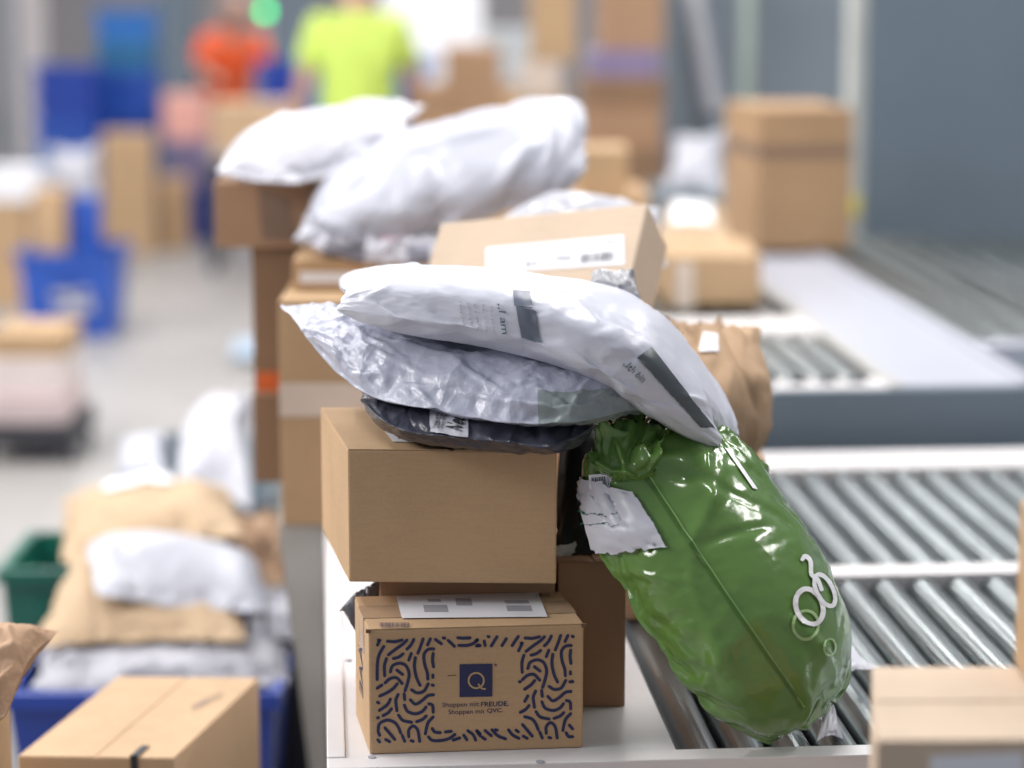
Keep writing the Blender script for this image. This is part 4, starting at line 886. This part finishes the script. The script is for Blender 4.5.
# box at the lower left, in front of the cart
zl = at(18, 757, 3.5).z
lbx = Box(on(17.5, 757, zl), on(174, 759, zl), on(118, 677, zl), zl - .26)
lbx.build('tan box with a black strap in the blurred lower left corner', M['card_light'], flaps='y', tape=None)
barcode(lbx.root, lambda a, b: lbx.top(192 + 30 * a, 711 - 14 * a - 7 * b), 0, 0, 10, 12, mat=M['tape_dark'])
vs, fs = ribbon([(0, .0), (.015, .006), (.03, .007), (.045, .0), (.05, -.012)], .003)
slabm('strap', lbx.p(.72, 0, 0) + Vector((0, -.001, 0)), lbx.ex * .05, Vector((0, .0008, 0)), lbx.ez * 1.02, M['dark'], lbx.root, 0)
slabm('strap', lbx.p(.72, 0, 1) + Vector((0, 0, .003)), lbx.ex * .05, lbx.ey * .12, Vector((0, 0, .001)), M['dark'], lbx.root, 0)
lb2 = Box(lbx.p(.05, .05, 0) - Vector((0, 0, .003)), lbx.p(.95, .05, 0) - Vector((0, 0, .003)), lbx.p(.05, .95, 0) - Vector((0, 0, .003)), .0)
lb2.build('box under the tan strapped box at the lower left', M['card'])
# kraft bag corner at the left edge
bag([[(-130, 730, 3.1), (-40, 735, 3.1), (4, 716, 3.12)], [(-110, 668, 3.2), (-30, 666, 3.2), (30, 662, 3.2)], [(-100, 640, 3.3), (-20, 632, 3.3), (56, 632, 3.3)]], M['kraft_brown'], 'crumpled brown paper bag corner at the lower left edge', 'paper bag', key='crumpled', hs=.7, cre=(50, .012, .06, 71), name='paper_bag')
zk = at(-60, 735, 3.1).z
k = simple(at(-90, 700, 3.2).x - .03, at(-90, 700, 3.2).y - .15, 0, .26, .3, zk - .03); k.build('tall brown box under the crumpled paper bag at the lower left edge', M['card'])

# ================================================================== PEOPLE
def person(loc, yaw, label, vest, lean=0.0, arms='down', trousers='navy_cloth', scale=1.0):
    root = tag(empty('person', loc), label, 'person'); root['_org'] = tuple(loc)
    c, s = math.cos(yaw), math.sin(yaw); L = Vector(loc)
    def T(x, y, z):
        if z > .95:                                  # lean forward about the hips
            dz = z - .95; y = y - dz * math.sin(lean); z = .95 + dz * math.cos(lean) + 0
        x, y, z = x * scale, y * scale, z * scale
        return Vector((x * c - y * s, x * s + y * c, z))
    def skin(name, nodes, edges, mat, rootv=0, parent=root, sub=2):
        m = bpy.data.meshes.new(name); m.from_pydata([tuple(T(*p[:3])) for p in nodes], edges, []); m.materials.append(mat)
        o = bpy.data.objects.new(name, m); col.objects.link(o); o.parent = parent; o['_org'] = tuple(loc)
        md = o.modifiers.new('k', 'SKIN'); md.use_smooth_shade = True
        for i, p in enumerate(nodes):
            d = m.skin_vertices[0].data[i]; r = p[3] * scale; d.radius = (r, r * (p[4] if len(p) > 4 else 1)); d.use_root = (i == rootv)
        sb = o.modifiers.new('s', 'SUBSURF'); sb.levels = sub; sb.render_levels = sub; return o
    # facing -y locally
    N = [(0, 0, .95, .15, .8), (0, 0, 1.15, .135, .8), (0, 0, 1.34, .16, .75), (0, -.01, 1.46, .09), (0, -.02, 1.53, .058), (0, -.03, 1.60, .085, 1.05), (0, -.03, 1.70, .095, 1.1), (0, -.02, 1.78, .06)]
    E = [(0, 1), (1, 2), (2, 3), (3, 4), (4, 5), (5, 6), (6, 7)]
    for sx in (-1, 1):
        k = len(N); N += [(.09 * sx, 0, .86, .088), (.10 * sx, -.01, .48, .058), (.10 * sx, .02, .10, .04), (.10 * sx, -.12, .04, .036)]
        E += [(0, k), (k, k + 1), (k + 1, k + 2), (k + 2, k + 3)]
        k = len(N)
        if arms == 'down': A_ = [(.17 * sx, 0, 1.41, .06), (.25 * sx, .02, 1.15, .042), (.27 * sx, -.10, .92, .03), (.27 * sx, -.14, .85, .034, .5)]
        else: A_ = [(.17 * sx, -.02, 1.41, .06), (.25 * sx, -.14, 1.18, .044), (.18 * sx, -.38, 1.10, .03), (.17 * sx, -.46, 1.09, .034, .5)]
        N += A_; E += [(2, k), (k, k + 1), (k + 1, k + 2), (k + 2, k + 3)]
        h = k + 3; dirv = Vector(A_[3][:3]) - Vector(A_[2][:3]); dirv.normalize(); sd = Vector((1, 0, 0)) if arms != 'down' else Vector((0, 1, .3)).normalized()
        for f in range(5):
            b = Vector(A_[3][:3]) + sd * (.016 * (f - 1.5)) ; ln = (.062, .072, .068, .054, .045)[f] if f < 4 else .05
            if f == 4: b = Vector(A_[3][:3]) - sd * .03 - dirv * .02
            t1 = b + dirv * ln * .5 + Vector((0, 0, -.006)); t2 = b + dirv * ln + Vector((0, 0, -.02)); q_ = len(N)
            N += [(*b, .010), (*t1, .009), (*t2, .008)]; E += [(h, q_), (q_, q_ + 1), (q_ + 1, q_ + 2)]
    skin('body', N, E, M['skin'])
    g_ = 1.14
    skin('trousers', [(0, 0, .97, .165, .85), (.09, 0, .84, .105), (.10, -.01, .48, .075), (.10, .02, .12, .058), (-.09, 0, .84, .105), (-.10, -.01, .48, .075), (-.10, .02, .12, .058)], [(0, 1), (1, 2), (2, 3), (0, 4), (4, 5), (5, 6)], M[trousers])
    V_ = [(0, 0, .84, .20, .85), (0, 0, .96, .195, .85), (0, 0, 1.12, .185, .8), (0, 0, 1.33, .195, .75), (0, -.01, 1.455, .095)]
    Ev = [(0, 1), (1, 2), (2, 3), (3, 4)]
    for sx in (-1, 1):
        k = len(V_); V_ += [(.18 * sx, 0 if arms == 'down' else -.02, 1.40, .078), ((.24 * sx, .02, 1.20, .06) if arms == 'down' else (.245 * sx, -.13, 1.20, .062))]; Ev += [(3, k), (k, k + 1)]
    skin('vest', V_, Ev, M[vest])
    skin('hair', [(0, .0, 1.735, .098, 1.02), (0, .03, 1.66, .088)], [(0, 1)], M['hair'])
    for sx in (-1, 1):
        skin('shoe', [(.10 * sx, .03, .045, .05), (.10 * sx, -.13, .04, .046)], [(0, 1)], M['dark'])
        bm = bmesh.new(); bmesh.ops.create_uvsphere(bm, u_segments=10, v_segments=8, radius=.013 * scale); bmesh.ops.translate(bm, verts=bm.verts, vec=L + T(.034 * sx, -.118, 1.665)); bm_obj('eye', bm, M['black'], root, True)
        bm = bmesh.new(); bmesh.ops.create_uvsphere(bm, u_segments=10, v_segments=8, radius=.026 * scale); bmesh.ops.translate(bm, verts=bm.verts, vec=L + T(.098 * sx, -.01, 1.65)); bm_obj('ear', bm, M['skin'], root, True)
    skin('nose', [(0, -.115, 1.65, .012), (0, -.135, 1.625, .015)], [(0, 1)], M['skin'])
    return root
a = at(359, 200, 11.0); person((a.x, a.y, 0), math.pi + .25, 'person in a yellow hi-vis vest seen from behind, standing beyond the pile', 'hivis')
a = at(226, 200, 15.6); person((a.x, a.y, 0), .35, 'person in an orange hi-vis vest bending over the tan boxes', 'orange', lean=.6, arms='fwd', scale=.9)

# ================================================================== LIGHT
w = bpy.data.worlds.new('hall_air'); sc.world = w; w.use_nodes = True
bgn = w.node_tree.nodes['Background']; bgn.inputs[0].default_value = (.80, .87, 1.0, 1); bgn.inputs[1].default_value = .50
def lamp(x, y, z, sx, sy, e, c=(1, .98, .96), rot=(0, 0, 0)):
    l = bpy.data.lights.new('ceiling_or_fill_light', 'AREA'); l.shape = 'RECTANGLE'; l.size = sx; l.size_y = sy; l.energy = e; l.color = c
    o = bpy.data.objects.new('ceiling_or_fill_light', l); col.objects.link(o); o.location = (x, y, z); o.rotation_euler = rot; return o
for x in (-2.6, .6, 3.8):
    for y in (4.4, 8.5, 13, 18): lamp(x, y, 4.6, .35, 2.4, 150)
lamp(-4.6, 2.6, 3.4, 1.2, 3.0, 260, rot=(0, R(-52), 0)); lamp(-5.2, 8.5, 3.4, 1.2, 3.0, 260, rot=(0, R(-55), 0))  # tilted side lamps added as fill to brighten left-facing surfaces
sc.view_settings.view_transform = 'Standard'; sc.view_settings.look = 'None'; sc.view_settings.gamma = 1.0; sc.view_settings.use_curve_mapping = False
sc.view_settings.exposure = -0.46
sc.cycles.use_denoising = True
sc.cycles.max_bounces = 6
